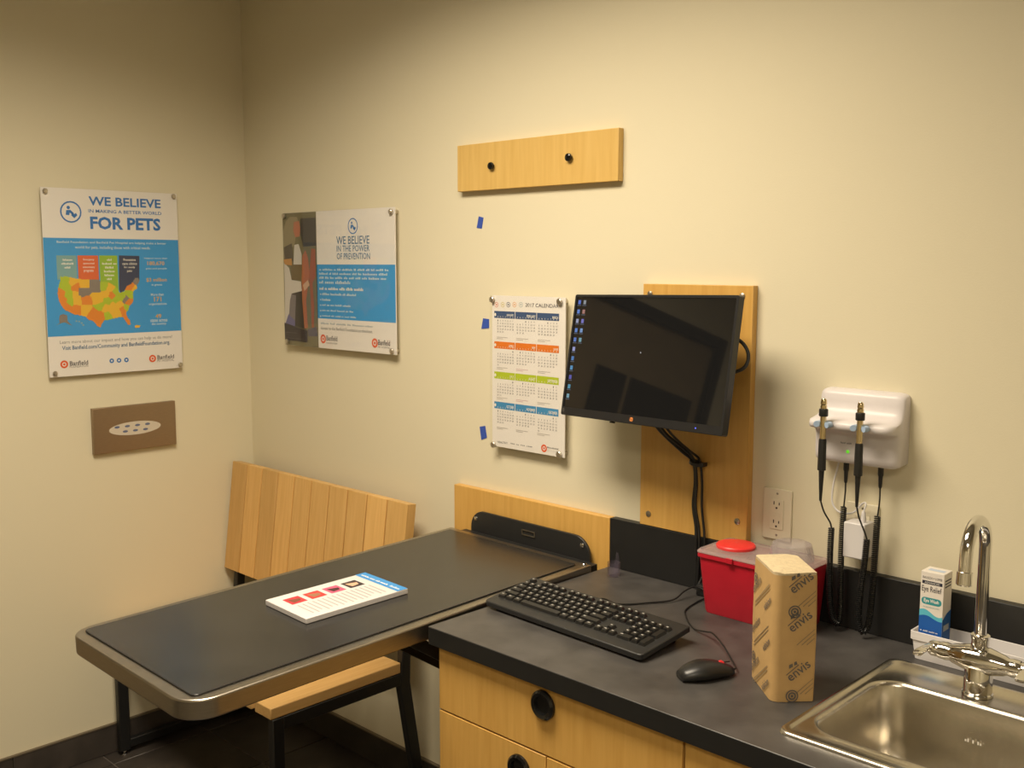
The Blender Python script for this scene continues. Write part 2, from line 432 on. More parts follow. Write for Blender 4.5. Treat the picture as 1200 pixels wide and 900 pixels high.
# ================================================================== BENCH
bench = thing('bench', 'slatted wooden bench with black metal frame, against the wall behind the exam table', 'bench', (0.5, -0.33, 0))
BO = (0.5, -0.33, 0)
ang = math.atan2(0.048, 0.387); SL = math.hypot(0.048, 0.387)
NB, X0, SP = 10, 0.012, 0.0986
first = None
for i in range(NB):
    xc = X0+SP*i+0.0465
    if first is None:
        first = MB().box(-0.0462, 0.0462, 0, 0.034, 0, SL).build('back_slat', SLAT, bench, bevel=0.0012)
        o = first
    else: o = copy_part(first, bench)
    o.location = (xc-BO[0], -0.140-BO[1], 0.555); o.rotation_euler = (-ang, 0, 0)
first = None
for i in range(NB):
    xc = X0+SP*i+0.0520
    if first is None:
        first = MB().box(-0.040, 0.040, -0.228, 0.228, -0.033, 0).build('seat_slat', SLAT_Y, bench, bevel=0.003); o = first
    else: o = copy_part(first, bench)
    if i in (0, NB-1):     # end slats are notched round the rear post
        pass
    o.location = (xc-BO[0], -0.353-BO[1], 0.460)
for xc, nm in ((0.982, 'r'), (0.046, 'l')):
    a, b = xc-0.0125, xc+0.0125
    fn = lambda u, v, w: (w, u, v)
    m = MB()
    m.prism([(-0.577, 0.014), (-0.540, 0.014), (-0.540, 0.426), (-0.577, 0.426)], a, b, fn)
    leg_f = m.build('leg', BLACKMETAL, bench, BO, bevel=0.003)
    m = MB(); m.prism([(-0.068, 0.014), (-0.030, 0.014), (-0.090, 0.390), (-0.088, 0.46), (-0.062, 0.74), (-0.094, 0.74), (-0.122, 0.46), (-0.130, 0.385)], a, b, fn)
    leg_r = m.build('leg', BLACKMETAL, bench, BO, bevel=0.003)
    MB().prism([(-0.5405, 0.390), (-0.128, 0.390), (-0.124, 0.426), (-0.5405, 0.426)], a+.0005, b-.0005, fn).build('seat_rail', BLACKMETAL, bench, BO, bevel=0.002)
    MB().prism([(-0.5405, 0.022), (-0.066, 0.022), (-0.070, 0.050), (-0.5405, 0.050)], a+.0005, b-.0005, fn).build('floor_rail', BLACKMETAL, bench, BO, bevel=0.002)
    for lg, yy in ((leg_f, -0.558), (leg_r, -0.050)):
        MB().lathe([(0.011, 0), (0.012, 0.004), (0.005, 0.006), (0.005, 0.015)], (xc, yy, 0.0), n=14).build('levelling_foot', CHROME, lg, BO)
for y, z in ((-0.50, 0.412), (-0.20, 0.412)):
    MB().box(0.0587, 0.969, y-0.015, y+0.015, z-0.014, z+0.014).build('cross_bar', BLACKMETAL, bench, BO, bevel=0.002)
for z in (0.62, 0.71):
    y = -0.140+0.124*(z-0.555)+0.036
    MB().box(0.0587, 0.969, y, y+0.018, z-0.018, z+0.018).build('cross_bar', BLACKMETAL, bench, BO, bevel=0.002)

# ================================================================== FOLD-DOWN EXAM TABLE
TILT = 0.0275
tb = thing('exam_table', 'fold-down exam table with black mat and steel rim, hinged to the wall', 'table', (1.4315, -0.080, 0.9015), (TILT, 0, -0.020))
W, LN, RIM = 0.535, 1.100, 0.040
top = rrect(W, LN, (0.055, 0.065, 0.004, 0.004), 8, 0, -LN/2)
MB().prism(top, -RIM, 0.0, lambda u, v, w: (u, v, w)).build('steel_tray', STEEL, tb, bevel=0.007, seg=4)
mat_poly = rrect(W-0.052, LN-0.052, (0.012, 0.012, 0.008, 0.008), 5, -0.001, -LN/2+0.0)
MB().prism(mat_poly, 0.0006, 0.0036, lambda u, v, w: (u, v, w)).build('mat', MATBLACK, tb, bevel=0.0012)
# hinge plate: black steel with rounded shoulders, upright against the board
pl = MB().prism([(x, z) for x, z in rrect(0.452, 0.118, (0.004, 0.004, 0.052, 0.052), 8, 0.000, -0.007)], 0.040, 0.048, lambda u, w, a: (u, a, w)).build('hinge_plate', BLACKSEMI, tb, bevel=0.0015)
for sx in (-0.202, 0.202):
    MB().lathe([(0.0065, 0), (0.006, 0.003), (0.003, 0.0042)], (sx, 0.0398, 0.029), (0, -1, 0), 14).build('screw', CHROME, pl)
m = MB()
for a in (((-0.018, 0.029), (0.032, 0.032)), ((-0.018, 0.016), (0.032, 0.019)), ((-0.018, 0.016), (-0.015, 0.032)), ((0.029, 0.016), (0.032, 0.032))):
    m.box(a[0][0], a[1][0], 0.0375, 0.0398, a[0][1], a[1][1])
m.build('latch_slot', STEEL, pl, bevel=0.0005)
MB().box(-W/2+0.02, W/2-0.015, -0.0012, 0.0395, -0.030, -0.010).build('hinge_strip', BLACKSEMI, tb, bevel=0.001)
MB().lathe([(0.006, 0), (0.006, 0.003), (0.004, 0.005)], (W/2-0.012, -0.014, 0.0004), (0, 0, 1), 12).build('bolt', CHROME, tb)
# folding brace under the tray
MB().prism([(-0.585, -0.0405), (-0.54, -0.0405), (0.034, -0.445), (0.034, -0.48)], 0.205, 0.235, lambda u, v, w: (w, u, v)).build('support_brace', BLACKMETAL, tb, bevel=0.002)
MB().prism([(-0.585, -0.0405), (-0.54, -0.0405), (0.034, -0.445), (0.034, -0.48)], -0.235, -0.205, lambda u, v, w: (w, u, v)).build('support_brace', BLACKMETAL, tb, bevel=0.002)
# maple board the table is hinged to
tag(MB().box(1.122, 1.7045, -0.0225, -0.0005, 0.40, 1.0125).build('mounting_board', MAPLE_V, origin=(1.41, 0, 0.40), bevel=0.0012),
    'low maple board on the wall behind the exam table hinge', 'wooden board')

# brochure pad lying on the mat
bp = thing('brochure_pad', 'thin stack of white brochures with blue header on the exam table mat', 'brochures', (1.4290, -0.6720, 0.8894), (TILT, 0, math.radians(-3.0)))
bw, bl_, bh = 0.172, 0.274, 0.0125
MB().box(-bw/2, bw/2, -bl_/2, bl_/2, 0.0, bh).build('paper_stack', PAPER_W, bp, bevel=0.0015)
pr = Print((-bw/2, -bl_/2, bh+0.0001), (1, 0, 0), (0, 1, 0), (0, 0, 1), join=('text_lines', 'fine_print'))
pr.rect('header_print', ink('blue', 62, 140, 205), 0.0005, bl_-0.030, bw-0.0005, bl_-0.0005, px=False)
pr.greek('fine_print', ink('white', 245, 243, 238), [8, 5, 4, 7], 0.012, bl_-0.014, 0.118, bl_-0.021, px=False)
pr.greek('fine_print', ink('pale', 215, 225, 235), [9], 0.128, bl_-0.013, 0.164, bl_-0.022, px=False)
cols = [((190, 55, 62), (120, 70, 50)), ((196, 62, 58), (150, 110, 80)), ((206, 90, 120), (70, 40, 40)), ((60, 50, 50), (215, 170, 140))]
for k, (ca, cb2) in enumerate(cols):
    y0 = 0.026+k*0.052
    pr.rect('photo_print', ink('ph%da' % k, *ca), 0.030, y0, 0.074, y0+0.040, px=False)
    pr.poly('photo_print', ink('ph%db' % k, *cb2), [(0.040, y0+0.006), (0.066, y0+0.010), (0.062, y0+0.030), (0.048, y0+0.034)], 2, px=False)
for k in range(16):
    y0 = 0.030+k*0.0128
    pr.rect('text_lines', ink('greytext', 164, 160, 160), 0.086, y0, 0.158-0.018*random.random(), y0+0.0035, px=False)
pr.build(bp, (0, 0, 0))

# ================================================================== COUNTER
CZ, CY, CX0, CX1 = 0.885, -0.637, 1.702, 3.35
SX0, SX1, SY0, SY1 = 2.494, 2.876, -0.571, -0.125        # sink rim
ct = thing('countertop', 'dark slate laminate countertop with black front edge along the wall', 'countertop', (2.5, -0.32, CZ-0.04))
CO = (2.5, -0.32, CZ-0.04)
hx0, hx1, hy0, hy1 = SX0+0.022, SX1-0.022, SY0+0.022, SY1-0.05
m = MB()
def slab(m, z, flip, mi):
    xs, ys = [CX0, hx0, hx1, CX1], [CY, hy0, hy1, -0.001]
    for i in range(3):
        for j in range(3):
            if i == 1 and j == 1: continue
            m.add([(xs[i], ys[j], z), (xs[i+1], ys[j], z), (xs[i+1], ys[j+1], z), (xs[i], ys[j+1], z)], [(0, 1, 2, 3)], mi)
slab(m, CZ, False, 0); slab(m, CZ-0.04, True, 1)
def wallq(m, a, b, mi): m.add([(a[0], a[1], CZ-0.04), (b[0], b[1], CZ-0.04), (b[0], b[1], CZ), (a[0], a[1], CZ)], [(0, 1, 2, 3)], mi)
for a, b in (((CX0, CY), (hx0, CY)), ((hx0, CY), (hx1, CY)), ((hx1, CY), (CX1, CY)), ((CX1, CY), (CX1, hy0)), ((CX1, hy0), (CX1, hy1)), ((CX1, hy1), (CX1, -0.001)),
             ((CX1, -0.001), (hx1, -0.001)), ((hx1, -0.001), (hx0, -0.001)), ((hx0, -0.001), (CX0, -0.001)), ((CX0, -0.001), (CX0, hy1)), ((CX0, hy1), (CX0, hy0)), ((CX0, hy0), (CX0, CY)),
             ((hx0, hy0), (hx1, hy0)), ((hx1, hy0), (hx1, hy1)), ((hx1, hy1), (hx0, hy1)), ((hx0, hy1), (hx0, hy0))):
    wallq(m, a, b, 1)
m.build('slab', [LAMINATE, LAM_EDGE], ct, CO, weld=True, bevel=0.0018)
tag(MB().box(1.7065, CX1, -0.0225, -0.0005, CZ+0.0003, 1.0135).build('backsplash', LAM_EDGE, origin=(2.5, -0.012, CZ), bevel=0.0015),
    'black laminate backsplash strip standing on the counter along the wall', 'backsplash')

def pull(parent, x, z, origin, y=-0.622):
    """round black cup pull: a dished disc with a raised ring"""
    m = MB(); m.lathe([(0.027, 0), (0.030, 0.003), (0.0295, 0.008), (0.025, 0.012), (0.0185, 0.0105), (0.016, 0.0045), (0.0, 0.003)], (x, y, z), (0, -1, 0), 32, cap=True)
    m.build('pull', PULL, parent, origin)
def cabinet(x0, x1, fronts, label):
    org = ((x0+x1)/2, -0.3, 0.0)
    c = thing('base_cabinet', label, 'cabinet', org)
    MB().box(x0, x1, -0.601, -0.006, 0.10, CZ-0.0405).build('body', MAPLE_V, c, org)
    MB().box(x0+0.0, x1, -0.55, -0.016, 0.0005, 0.0995).build('toe_kick', LAM_EDGE, c, org)
    for kind, a, b, z0, z1, kx, kz in fronts:
        f_ = MB().box(a+0.0018, b-0.0018, -0.622, -0.6015, z0+0.0018, z1-0.0018).build(kind, MAPLE_V, c, org, bevel=0.0012)
        pull(f_, kx, kz, org)
    return c
cabinet(1.7185, 2.349, [('drawer', 1.7185, 2.349, 0.701, 0.842, 2.026, 0.805), ('drawer', 1.7185, 2.031, 0.54, 0.701, 1.962, 0.652),
                        ('door', 2.031, 2.349, 0.11, 0.701, 2.29, 0.60), ('drawer', 1.7185, 2.031, 0.32, 0.54, 1.875, 0.48), ('drawer', 1.7185, 2.031, 0.11, 0.32, 1.875, 0.26)],
        'maple base cabinet with round black pulls under the keyboard')
m = MB().cyl((1.7184, -0.585, 0.62), (1.7125, -0.585, 0.62), 0.004, n=10)
c2 = cabinet(2.3515, 3.30, [('false_front', 2.3515, 3.30, 0.701, 0.842, 2.83, 0.78), ('door', 2.3515, 2.826, 0.11, 0.701, 2.77, 0.60), ('door', 2.826, 3.30, 0.11, 0.701, 2.88, 0.60)],
             'maple base cabinet under the stainless sink')
for ch in c2.children:        # hollow sink base: open box so the bowl has room
    if ch.name.startswith('body'):
        me = ch.data; bm = bmesh.new(); bm.from_mesh(me)
        bmesh.ops.delete(bm, geom=[f_ for f_ in bm.faces if f_.normal.z > 0.9], context='FACES'); bm.to_mesh(me); bm.free()

# ================================================================== SINK + FAUCET
SO = ((SX0+SX1)/2, (SY0+SY1)/2, CZ)
sk = thing('sink', 'stainless steel drop-in bar sink with rounded bowl set in the counter', 'sink', SO)
scx, scy = (SX0+SX1)/2, (SY0+SY1)/2
def ring(w, h, r, cx, cy, z, n=8): return [Vector((x, y, z)) for x, y in rrect(w, h, r, n, cx, cy)]
bx0, bx1, by0, by1 = SX0+0.033, SX1-0.033, SY0+0.050, -0.236
bcx, bcy, bw_, bh_ = (bx0+bx1)/2, (by0+by1)/2, bx1-bx0, by1-by0
Wr, Hr = SX1-SX0, SY1-SY0
m = MB()
rings = [ring(Wr, Hr, 0.022, scx, scy, CZ+0.0004), ring(Wr-0.003, Hr-0.003, 0.022, scx, scy, CZ+0.004), ring(Wr-0.008, Hr-0.008, 0.021, scx, scy, CZ+0.0062),
         ring(Wr-0.024, Hr-0.024, 0.020, scx, scy, CZ+0.0062), ring(Wr-0.030, Hr-0.030, 0.019, scx, scy, CZ+0.0030),
         ring(bw_+0.024, bh_+0.024, 0.060, bcx, bcy, CZ+0.0030), ring(bw_+0.014, bh_+0.014, 0.056, bcx, bcy, CZ+0.0052), ring(bw_+0.004, bh_+0.004, 0.052, bcx, bcy, CZ+0.0036), ring(bw_-0.004, bh_-0.004, 0.048, bcx, bcy, CZ-0.004),
         ring(bw_-0.012, bh_-0.012, 0.048, bcx, bcy, CZ-0.10), ring(bw_-0.020, bh_-0.020, 0.050, bcx, bcy, CZ-0.135), ring(bw_-0.040, bh_-0.040, 0.050, bcx, bcy, CZ-0.15), ring(bw_-0.08, bh_-0.08, 0.045, bcx, bcy, CZ-0.155), ring(0.09, 0.09, 0.044, bcx, bcy, CZ-0.158)]
m.loft(rings, cap0=False, cap1=False)
m.build('basin', SINK_STEEL, sk, SO, angle=50)
MB().lathe([(0.048, 0.0), (0.045, 0.004), (0.034, 0.002), (0.030, -0.004), (0.0, -0.004)], (bcx, bcy, CZ-0.1575), n=24).build('drain', CHROME, sk, SO)
pr = Print((bcx+0.02, by1-0.0105, CZ-0.06), (1, 0, 0), (0, 0, 1), (0, -1, 0))
pr.join = ('stamped_mark',); pr.greek('stamped_mark', ink('stamp', 225, 220, 210, 0.3), [2, 1, 2], -0.02, 0.003, 0.010, -0.003, px=False)
pr.build(sk, SO)

FX, FY, FZ = 2.681, -0.186, CZ+0.0036
FO = (FX, FY, FZ)
fc = thing('faucet', 'chrome gooseneck bar faucet with two lever handles on the sink', 'faucet', FO)
MB().lathe([(0.0265, 0), (0.0265, 0.004), (0.0245, 0.006), (0.024, 0.052), (0.020, 0.058)], FO, n=32).build('base', CHROME, fc, FO)
MB().lathe([(0.011, -0.072), (0.0155, -0.070), (0.0165, -0.058), (0.0150, -0.050), (0.0180, -0.044), (0.0245, -0.018), (0.0260, 0), (0.0245, 0.018), (0.0180, 0.044), (0.0150, 0.050), (0.0165, 0.058), (0.0155, 0.070), (0.011, 0.072)],
           (FX, FY, FZ+0.064), (1, 0, 0), 28).build('valve_body', CHROME, fc, FO, angle=40)
MB().lathe([(0.020, 0.074), (0.0185, 0.084), (0.0155, 0.088), (0.0155, 0.102), (0.0165, 0.104), (0.0165, 0.110), (0.0130, 0.112)], FO, n=24).build('spout_collar', CHROME, fc, FO)
du = Vector((0.066, -0.994, 0)).normalized(); R_ = 0.055; ZS = 1.161
path = [Vector((FX, FY, FZ+0.105)), Vector((FX, FY, ZS-0.06)), Vector((FX, FY, ZS))]
for k in range(1, 25):
    a = math.pi*k/24*0.985
    path.append(Vector((FX, FY, ZS))+du*(R_-R_*math.cos(a))+Vector((0, 0, R_*math.sin(a))))
tip = path[-1]+(path[-1]-path[-2]).normalized()*0.024; path.append(tip)
sp = MB().tube(path, 0.0108, 18).build('spout', CHROME, fc, FO)
dn = (path[-1]-path[-2]).normalized()
MB().lathe([(0.0108, -0.001), (0.0128, 0.0), (0.0130, 0.021), (0.011, 0.023), (0.010, 0.020)], tip, dn, 20).build('aerator', CHROME, sp, FO)
for sx in (-1, 1):
    x0 = FX+sx*0.076
    m = MB().lathe([(0.0125, 0), (0.0145, 0.003), (0.0145, 0.014), (0.0115, 0.019), (0.0, 0.0205)], (FX+sx*0.070, FY, FZ+0.064), (sx, 0, 0), 20)
    h = m.build('handle_hub', CHROME, fc, FO)
    xa = FX+sx*0.082
    m = MB(); rr = []
    for yy, hw, hz, dz in ((0.004, 0.006, 0.0055, 0.004), (-0.012, 0.0058, 0.005, 0.006), (-0.030, 0.0062, 0.0040, 0.007), (-0.048, 0.0078, 0.0034, 0.006), (-0.060, 0.0080, 0.0032, 0.004), (-0.063, 0.006, 0.002, 0.0035)):
        rr.append([Vector((xa+p[0]+sx*(-yy)*0.10, FY+yy, FZ+0.064+dz+p[1])) for p in rrect(hw*2, hz*2, min(hw, hz)*0.6, 3)])
    m.loft(rr); m.build('lever', CHROME, h, FO)

# ================================================================== THINGS ON THE COUNTER
# white tray with an eye wash carton
TX0, TX1, TY0, TY1 = 2.5160, 2.930, -0.094, -0.0255
TO = ((TX0+TX1)/2, (TY0+TY1)/2, CZ)
m = MB(); cx, cy, w, h = TO[0], TO[1], TX1-TX0, TY1-TY0
rings = [ring(w-0.016, h-0.012, 0.006, cx, cy, CZ+0.0005, 4), ring(w-0.006, h-0.006, 0.006, cx, cy, CZ+0.038, 4), ring(w, h, 0.006, cx, cy, CZ+0.040, 4), ring(w, h, 0.006, cx, cy, CZ+0.0555, 4),
         ring(w-0.003, h-0.003, 0.005, cx, cy, CZ+0.0565, 4), ring(w-0.007, h-0.007, 0.005, cx, cy, CZ+0.0555, 4), ring(w-0.020, h-0.016, 0.005, cx, cy, CZ+0.003, 4)]
m.loft(rings)
tag(m.build('bin_tray', WHITE_PL, origin=TO, angle=40), 'long white plastic tray against the backsplash behind the faucet', 'tray')
EX0, EX1, EY0, EY1, EZ0, EZ1 = 2.5275, 2.5725, -0.0800, -0.0395, CZ+0.0035, 1.0615
EO = ((EX0+EX1)/2, (EY0+EY1)/2, EZ0)
eb = thing('eye_wash_carton', 'blue and white eye wash carton standing in the white tray', 'carton', EO)
MB().box(EX0, EX1, EY0, EY1, EZ0, EZ1).build('carton', mat('carton_white', srgb(232, 226, 218), 0.4), eb, EO, bevel=0.0008)
ew, eh, ed = EX1-EX0, EZ1-EZ0, EY1-EY0
blue, lb, teal, dk = ink('carton_blue', 22, 92, 178), ink('carton_light_blue', 92, 190, 214), ink('carton_teal', 52, 150, 158), ink('dark', 40, 42, 60)
whit = ink('white', 245, 243, 238)
pr = Print((EX0, EY0, EZ0), (1, 0, 0), (0, 0, 1), (0, -1, 0))
wave = lambda base, amp, ph: [(ew*k/12, base+amp*math.sin(k/12*5+ph)) for k in range(13)]
pr.poly('wave_print', lb, [(0, 0.001), (ew, 0.001)]+wave(0.092, 0.006, 0.6)[::-1], 1, False)
pr.poly('panel_print', blue, [(0, 0.001), (ew, 0.001)]+wave(0.082, 0.004, 0.2)[::-1], 2, False)
pr.text('lettering', ink('grey_dark', 90, 88, 95), 'BAUSCH + LOMB', 0.004, eh-0.009, ew-0.004, eh-0.014, px=False)
pr.rect('lettering', dk, 0.003, eh-0.0245, ew-0.003, eh-0.018, px=False)
pr.text('lettering', whit, 'ADVANCED', 0.008, eh-0.0195, ew-0.008, eh-0.023, 3, px=False)
pr.text('lettering', dk, 'Eye Relief', 0.003, eh-0.028, ew-0.004, eh-0.043, px=False)
pr.poly('pill_print', teal, rrect(ew-0.006, 0.014, 0.0065, 5, ew/2, eh-0.058), 1, False)
pr.text('lettering', whit, 'Eye Wash', 0.008, eh-0.0535, ew-0.008, eh-0.0625, 3, 0.02, px=False)
pr.text('lettering', teal, 'EYE IRRIGATING SOLUTION', 0.007, eh-0.069, ew-0.007, eh-0.0715, 2, px=False)
for k, tx in enumerate(('Gently soothes and', 'cleanses', 'Buffered and pH', 'balanced to natural', 'tears', 'Sterile')):
    pr.join = ('fine_print',); pr.greek('fine_print', whit, [len(w) for w in tx.split()], 0.009, 0.056-k*0.007, 0.009+0.0016*len(tx), 0.0530-k*0.007, 4, px=False)
    if k in (0, 2, 5): pr.disc('lettering', whit, 0.005, 0.0545-k*0.007, 0.0012, 4)
pr.build(eb, EO)
pr = Print((EX1, EY0, EZ0), (0, 1, 0), (0, 0, 1), (1, 0, 0))
pr.poly('side_print', ink('carton_blue_side', 34, 92, 160), [(0, 0.001), (ed, 0.001), (ed, 0.096), (ed*0.5, 0.092), (0, 0.082)], 1, False)
pr.rect('side_print', ink('carton_pale', 170, 176, 180), 0.006, 0.058, ed-0.008, 0.070, 2, px=False)
for k in range(3): pr.rect('side_print', ink('grey_dark', 90, 88, 95), 0.006, eh-0.016-k*0.006, ed-0.006, eh-0.013-k*0.006, 1, px=False)
pr.build(eb, EO)
pr = Print((EX0, EY0, EZ1), (1, 0, 0), (0, 1, 0), (0, 0, 1))
pr.rect('top_print', ink('carton_pale2', 190, 205, 225), 0.008, 0.012, ew-0.006, 0.026, px=False); pr.build(eb, EO)

# red sharps container
SHO = (2.185, -0.092, CZ)
sh = thing('sharps_container', 'red plastic sharps container with clear lid, against the backsplash', 'container', SHO)
scx2, scy2 = 2.185, -0.0935
m = MB()
m.loft([ring(0.222, 0.110, 0.012, scx2, scy2+0.004, CZ+0.0005, 5), ring(0.228, 0.114, 0.014, scx2, scy2+0.004, CZ+0.006, 5), ring(0.246, 0.132, 0.014, scx2, scy2, CZ+0.128, 5), ring(0.254, 0.140, 0.016, scx2, scy2, CZ+0.129, 5), ring(0.254, 0.140, 0.016, scx2, scy2, CZ+0.138, 5), ring(0.242, 0.128, 0.014, scx2, scy2, CZ+0.138, 5), ring(0.230, 0.118, 0.014, scx2, scy2, CZ+0.11, 5)])
m.build('tub', RED_PL, sh, SHO, angle=30)
LIDM = clear('clear_lid', (0.93, 0.90, 0.90, 1), 0.04, haze=0.30, haze_col=(0.72, 0.58, 0.56, 1), rough=0.12)
DOMEM = clear('clear_dome', (0.95, 0.93, 0.95, 1), 0.06, haze=0.20, haze_col=(0.75, 0.70, 0.72, 1), rough=0.08)
m = MB(); m.loft([ring(0.256, 0.1415, 0.016, scx2, scy2, CZ+0.1385, 5), ring(0.256, 0.1415, 0.016, scx2, scy2, CZ+0.1405, 5), ring(0.246, 0.131, 0.014, scx2, scy2, CZ+0.1455, 5)])
ld_ = m.build('lid', LIDM, sh, SHO, angle=30)
zt = CZ+0.146
MB().lathe([(0.043, 0), (0.0435, 0.005), (0.041, 0.0075), (0.032, 0.0085), (0.0, 0.009)], (2.118, -0.092, zt), n=32).build('round_cap', RED_CAP, ld_, SHO)
MB().lathe([(0.047, 0), (0.0465, 0.010), (0.043, 0.026), (0.0405, 0.0335), (0.037, 0.035), (0.0, 0.035)], (2.2525, -0.088, zt), n=32).build('clear_rotor', DOMEM, ld_, SHO)
MB().box(2.14, 2.156, scy2-0.0745, scy2-0.0705, CZ+0.129, CZ+0.141).build('lid_latch', RED_PL, ld_, SHO, bevel=0.001)

# bundle of folded paper towels in a printed kraft band
f0, r0_, l0 = Vector((2.4300, -0.4715, 0)), Vector((2.4825, -0.4140, 0)), Vector((2.3400, -0.3885, 0))
uR = (r0_-f0); wR = uR.length; uR.normalize(); uL = (l0-f0); wL = uL.length; uL.normalize(); uL = (uL-uR*uL.dot(uR)).normalized()
TZ1 = 1.1195; PO = tuple((f0+uR*wR/2+uL*wL/2)+Vector((0, 0, CZ)))
pk = thing('paper_towel_bundle', 'bundle of folded paper towels in a printed kraft wrapper beside the sink', 'paper towels', PO)
def pack_ring(z, grow=0.0, wob=0.0):
    pts = []
    for (a, b, r) in ((0, 0, 0.014), (wR, 0, 0.006), (wR, wL, 0.022), (0, wL, 0.008)):
        pts.append((a, b, r))
    q = rrect(wR+grow*2, wL+grow*2, (0.016, 0.006, 0.018, 0.008), 6, wR/2, wL/2)
    return [f0+uR*a+uL*b+Vector((0, 0, z+(wob*math.sin(a*210)*math.cos(b*90) if wob else 0))) for a, b in q]
m = MB(); m.loft([pack_ring(CZ+0.0008), pack_ring(CZ+0.06, 0.0008), pack_ring(CZ+0.12, 0.0012), pack_ring(CZ+0.19, 0.0004), pack_ring(TZ1-0.004, -0.0004)], cap1=False)
m.build('wrapper', KRAFT, pk, PO, angle=50)
m = MB(); q = pack_ring(TZ1, -0.0012, 0.0016); cen = sum(q, Vector())/len(q)
m.loft([pack_ring(TZ1-0.012, -0.0016), q, [cen+(p-cen)*0.6+Vector((0, 0, 0.001)) for p in q]], cap0=False)
m.build('towel_edges', TOWEL, pk, PO, angle=60)
inkb = ink('kraft_print', 98, 92, 88); inkg = ink('kraft_print_light', 140, 122, 92)
for O_, U_, V_, wid, rows in ((f0+uR*0.0, uR, Vector((0, 0, 1)), wR, 'R'), (f0+uL*wL, -uL, Vector((0, 0, 1)), wL, 'L')):
    N_ = U_.cross(V_)
    pr = Print(O_+Vector((0, 0, CZ))+N_*0.0016, U_, V_, N_, join=('wrapper_stripes',))
    if rows == 'R':
        for z in (0.198, 0.128, 0.038):
            pr.text('wrapper_lettering', inkb, 'envis', 0.034, z+0.0165, 0.080, z, rot=math.radians(38), px=False, bold=0.01)
            pr.poly('wrapper_lettering', inkb, [(0.030, z+0.024), (0.037, z+0.028), (0.036, z+0.034), (0.030, z+0.031)], 1, False)
            pr.poly('wrapper_lettering', inkb, [(0.039, z+0.030), (0.045, z+0.032), (0.043, z+0.038), (0.039, z+0.036)], 1, False)
            pr.poly('wrapper_lettering', inkb, [(0.026, z+0.012), (0.048, z+0.031), (0.047, z+0.0322), (0.025, z+0.0132)], 1, False)
            for k in range(3):
                pr.poly('wrapper_stripes', inkg, [(0.042+k*0.009, z-0.022), (0.074, z+0.006-k*0.008), (0.074, z+0.0045-k*0.008), (0.043+k*0.009, z-0.0235)], 1, False)
        for z in (0.166, 0.012):
            pr.disc('wrapper_lettering', inkb, 0.037, z, 0.0115, 1, ring=0.0092); pr.disc('wrapper_lettering', inkb, 0.037, z, 0.0074, 1, ring=0.0042); pr.disc('wrapper_lettering', inkb, 0.037, z, 0.0025, 1)
    else:
        for z in (0.150, 0.074, 0.000):
            pr.text('wrapper_lettering', inkb, 'vision', 0.078, z+0.016, 0.122, z+0.002, rot=math.radians(38), px=False, bold=0.01)
            pr.text('wrapper_lettering', inkb, 'envision', 0.012, z+0.030, 0.066, z+0.014, rot=math.radians(38), px=False, bold=0.005)
            for k in range(2): pr.poly('wrapper_stripes', inkg, [(0.020, z+0.002-k*0.007), (0.100, z+0.060-k*0.007), (0.100, z+0.0575-k*0.007), (0.020, z-0.0005-k*0.007)], 1, False)
        for z in (0.195, 0.045): pr.disc('wrapper_lettering', inkb, 0.020, z, 0.011, 1, ring=0.0088); pr.disc('wrapper_lettering', inkb, 0.020, z, 0.006, 1, ring=0.003)
    pr.build(pk, PO)

# keyboard
KB = thing('keyboard', 'black full-size keyboard with white key legends on the counter', 'keyboard', (1.9330, -0.398, CZ+0.0005), (0, 0, math.radians(-2.6)))
KW, KD = 0.456, 0.158; KT = math.radians(7.5)
def ktilt(x, y, z): return (x, -KD/2+(y+KD/2)*math.cos(KT)-z*math.sin(KT), 0.004+(y+KD/2)*math.sin(KT)+z*math.cos(KT))
m = MB(); m.prism(rrect(KW, KD, (0.010, 0.010, 0.004, 0.004), 4), 0.0, 0.013, lambda u, v, w: ktilt(u, v, w)); 
body = m.build('case', PLASTIC_KB, KB, bevel=0.0022, seg=2)
for sx in (-1, 1):
    MB().box(sx*0.19-0.012, sx*0.19+0.012, KD/2-0.022, KD/2-0.016, 0.0, 0.0235).build('fold_foot', PLASTIC_BLK, KB, bevel=0.001)
    MB().box(sx*0.19-0.012, sx*0.19+0.012, -KD/2+0.012, -KD/2+0.024, 0.0, 0.006).build('rubber_foot', PLASTIC_BLK, KB)
U1 = 0.01905
_k = {}
def key(xu, row, wu=1.0, hu=1.0, legend=True):
    """xu: left edge in key units; row 0 = bottom"""
    w, h = wu*U1-0.0028, hu*U1-0.0030
    kk = (round(w, 4), round(h, 4), legend)
    if kk not in _k:
        m = MB(); m.loft([[Vector((x, y, 0)) for x, y in rrect(w, h, 0.0015, 2)], [Vector((x, y, 0.006)) for x, y in rrect(w-0.0045, h-0.004, 0.0015, 2)]])
        if legend and wu < 3:
            m.add([(-w/2+0.0045, 0.0003, 0.0063), (-w/2+0.0045+min(w*0.34, 0.0065), 0.0003, 0.0063), (-w/2+0.0045+min(w*0.34, 0.0065), 0.0037, 0.0063), (-w/2+0.0045, 0.0037, 0.0063)], [(0, 1, 2, 3)], 1)
        o = m.build('key', [KEYCAP, LEGEND], KB, smooth=False); _k[kk] = o
    else: o = copy_part(_k[kk], KB)
    x = -KW/2+0.011+(xu+wu/2)*U1
    y = -KD/2+0.030+(row+hu/2)*U1+(0.004 if row == 5 else 0)
    o.location = ktilt(x, y, 0.0131); o.rotation_euler = (KT, 0, 0)
for x, w in ((0, 1.25), (1.25, 1.25), (2.5, 1.25), (3.75, 6.25), (10, 1.25), (11.25, 1.25), (12.5, 1.25), (13.75, 1.25)): key(x, 0, w, legend=w < 3)
key(0, 1, 2.25); [key(2.25+i, 1) for i in range(10)]; key(12.25, 1, 2.75)
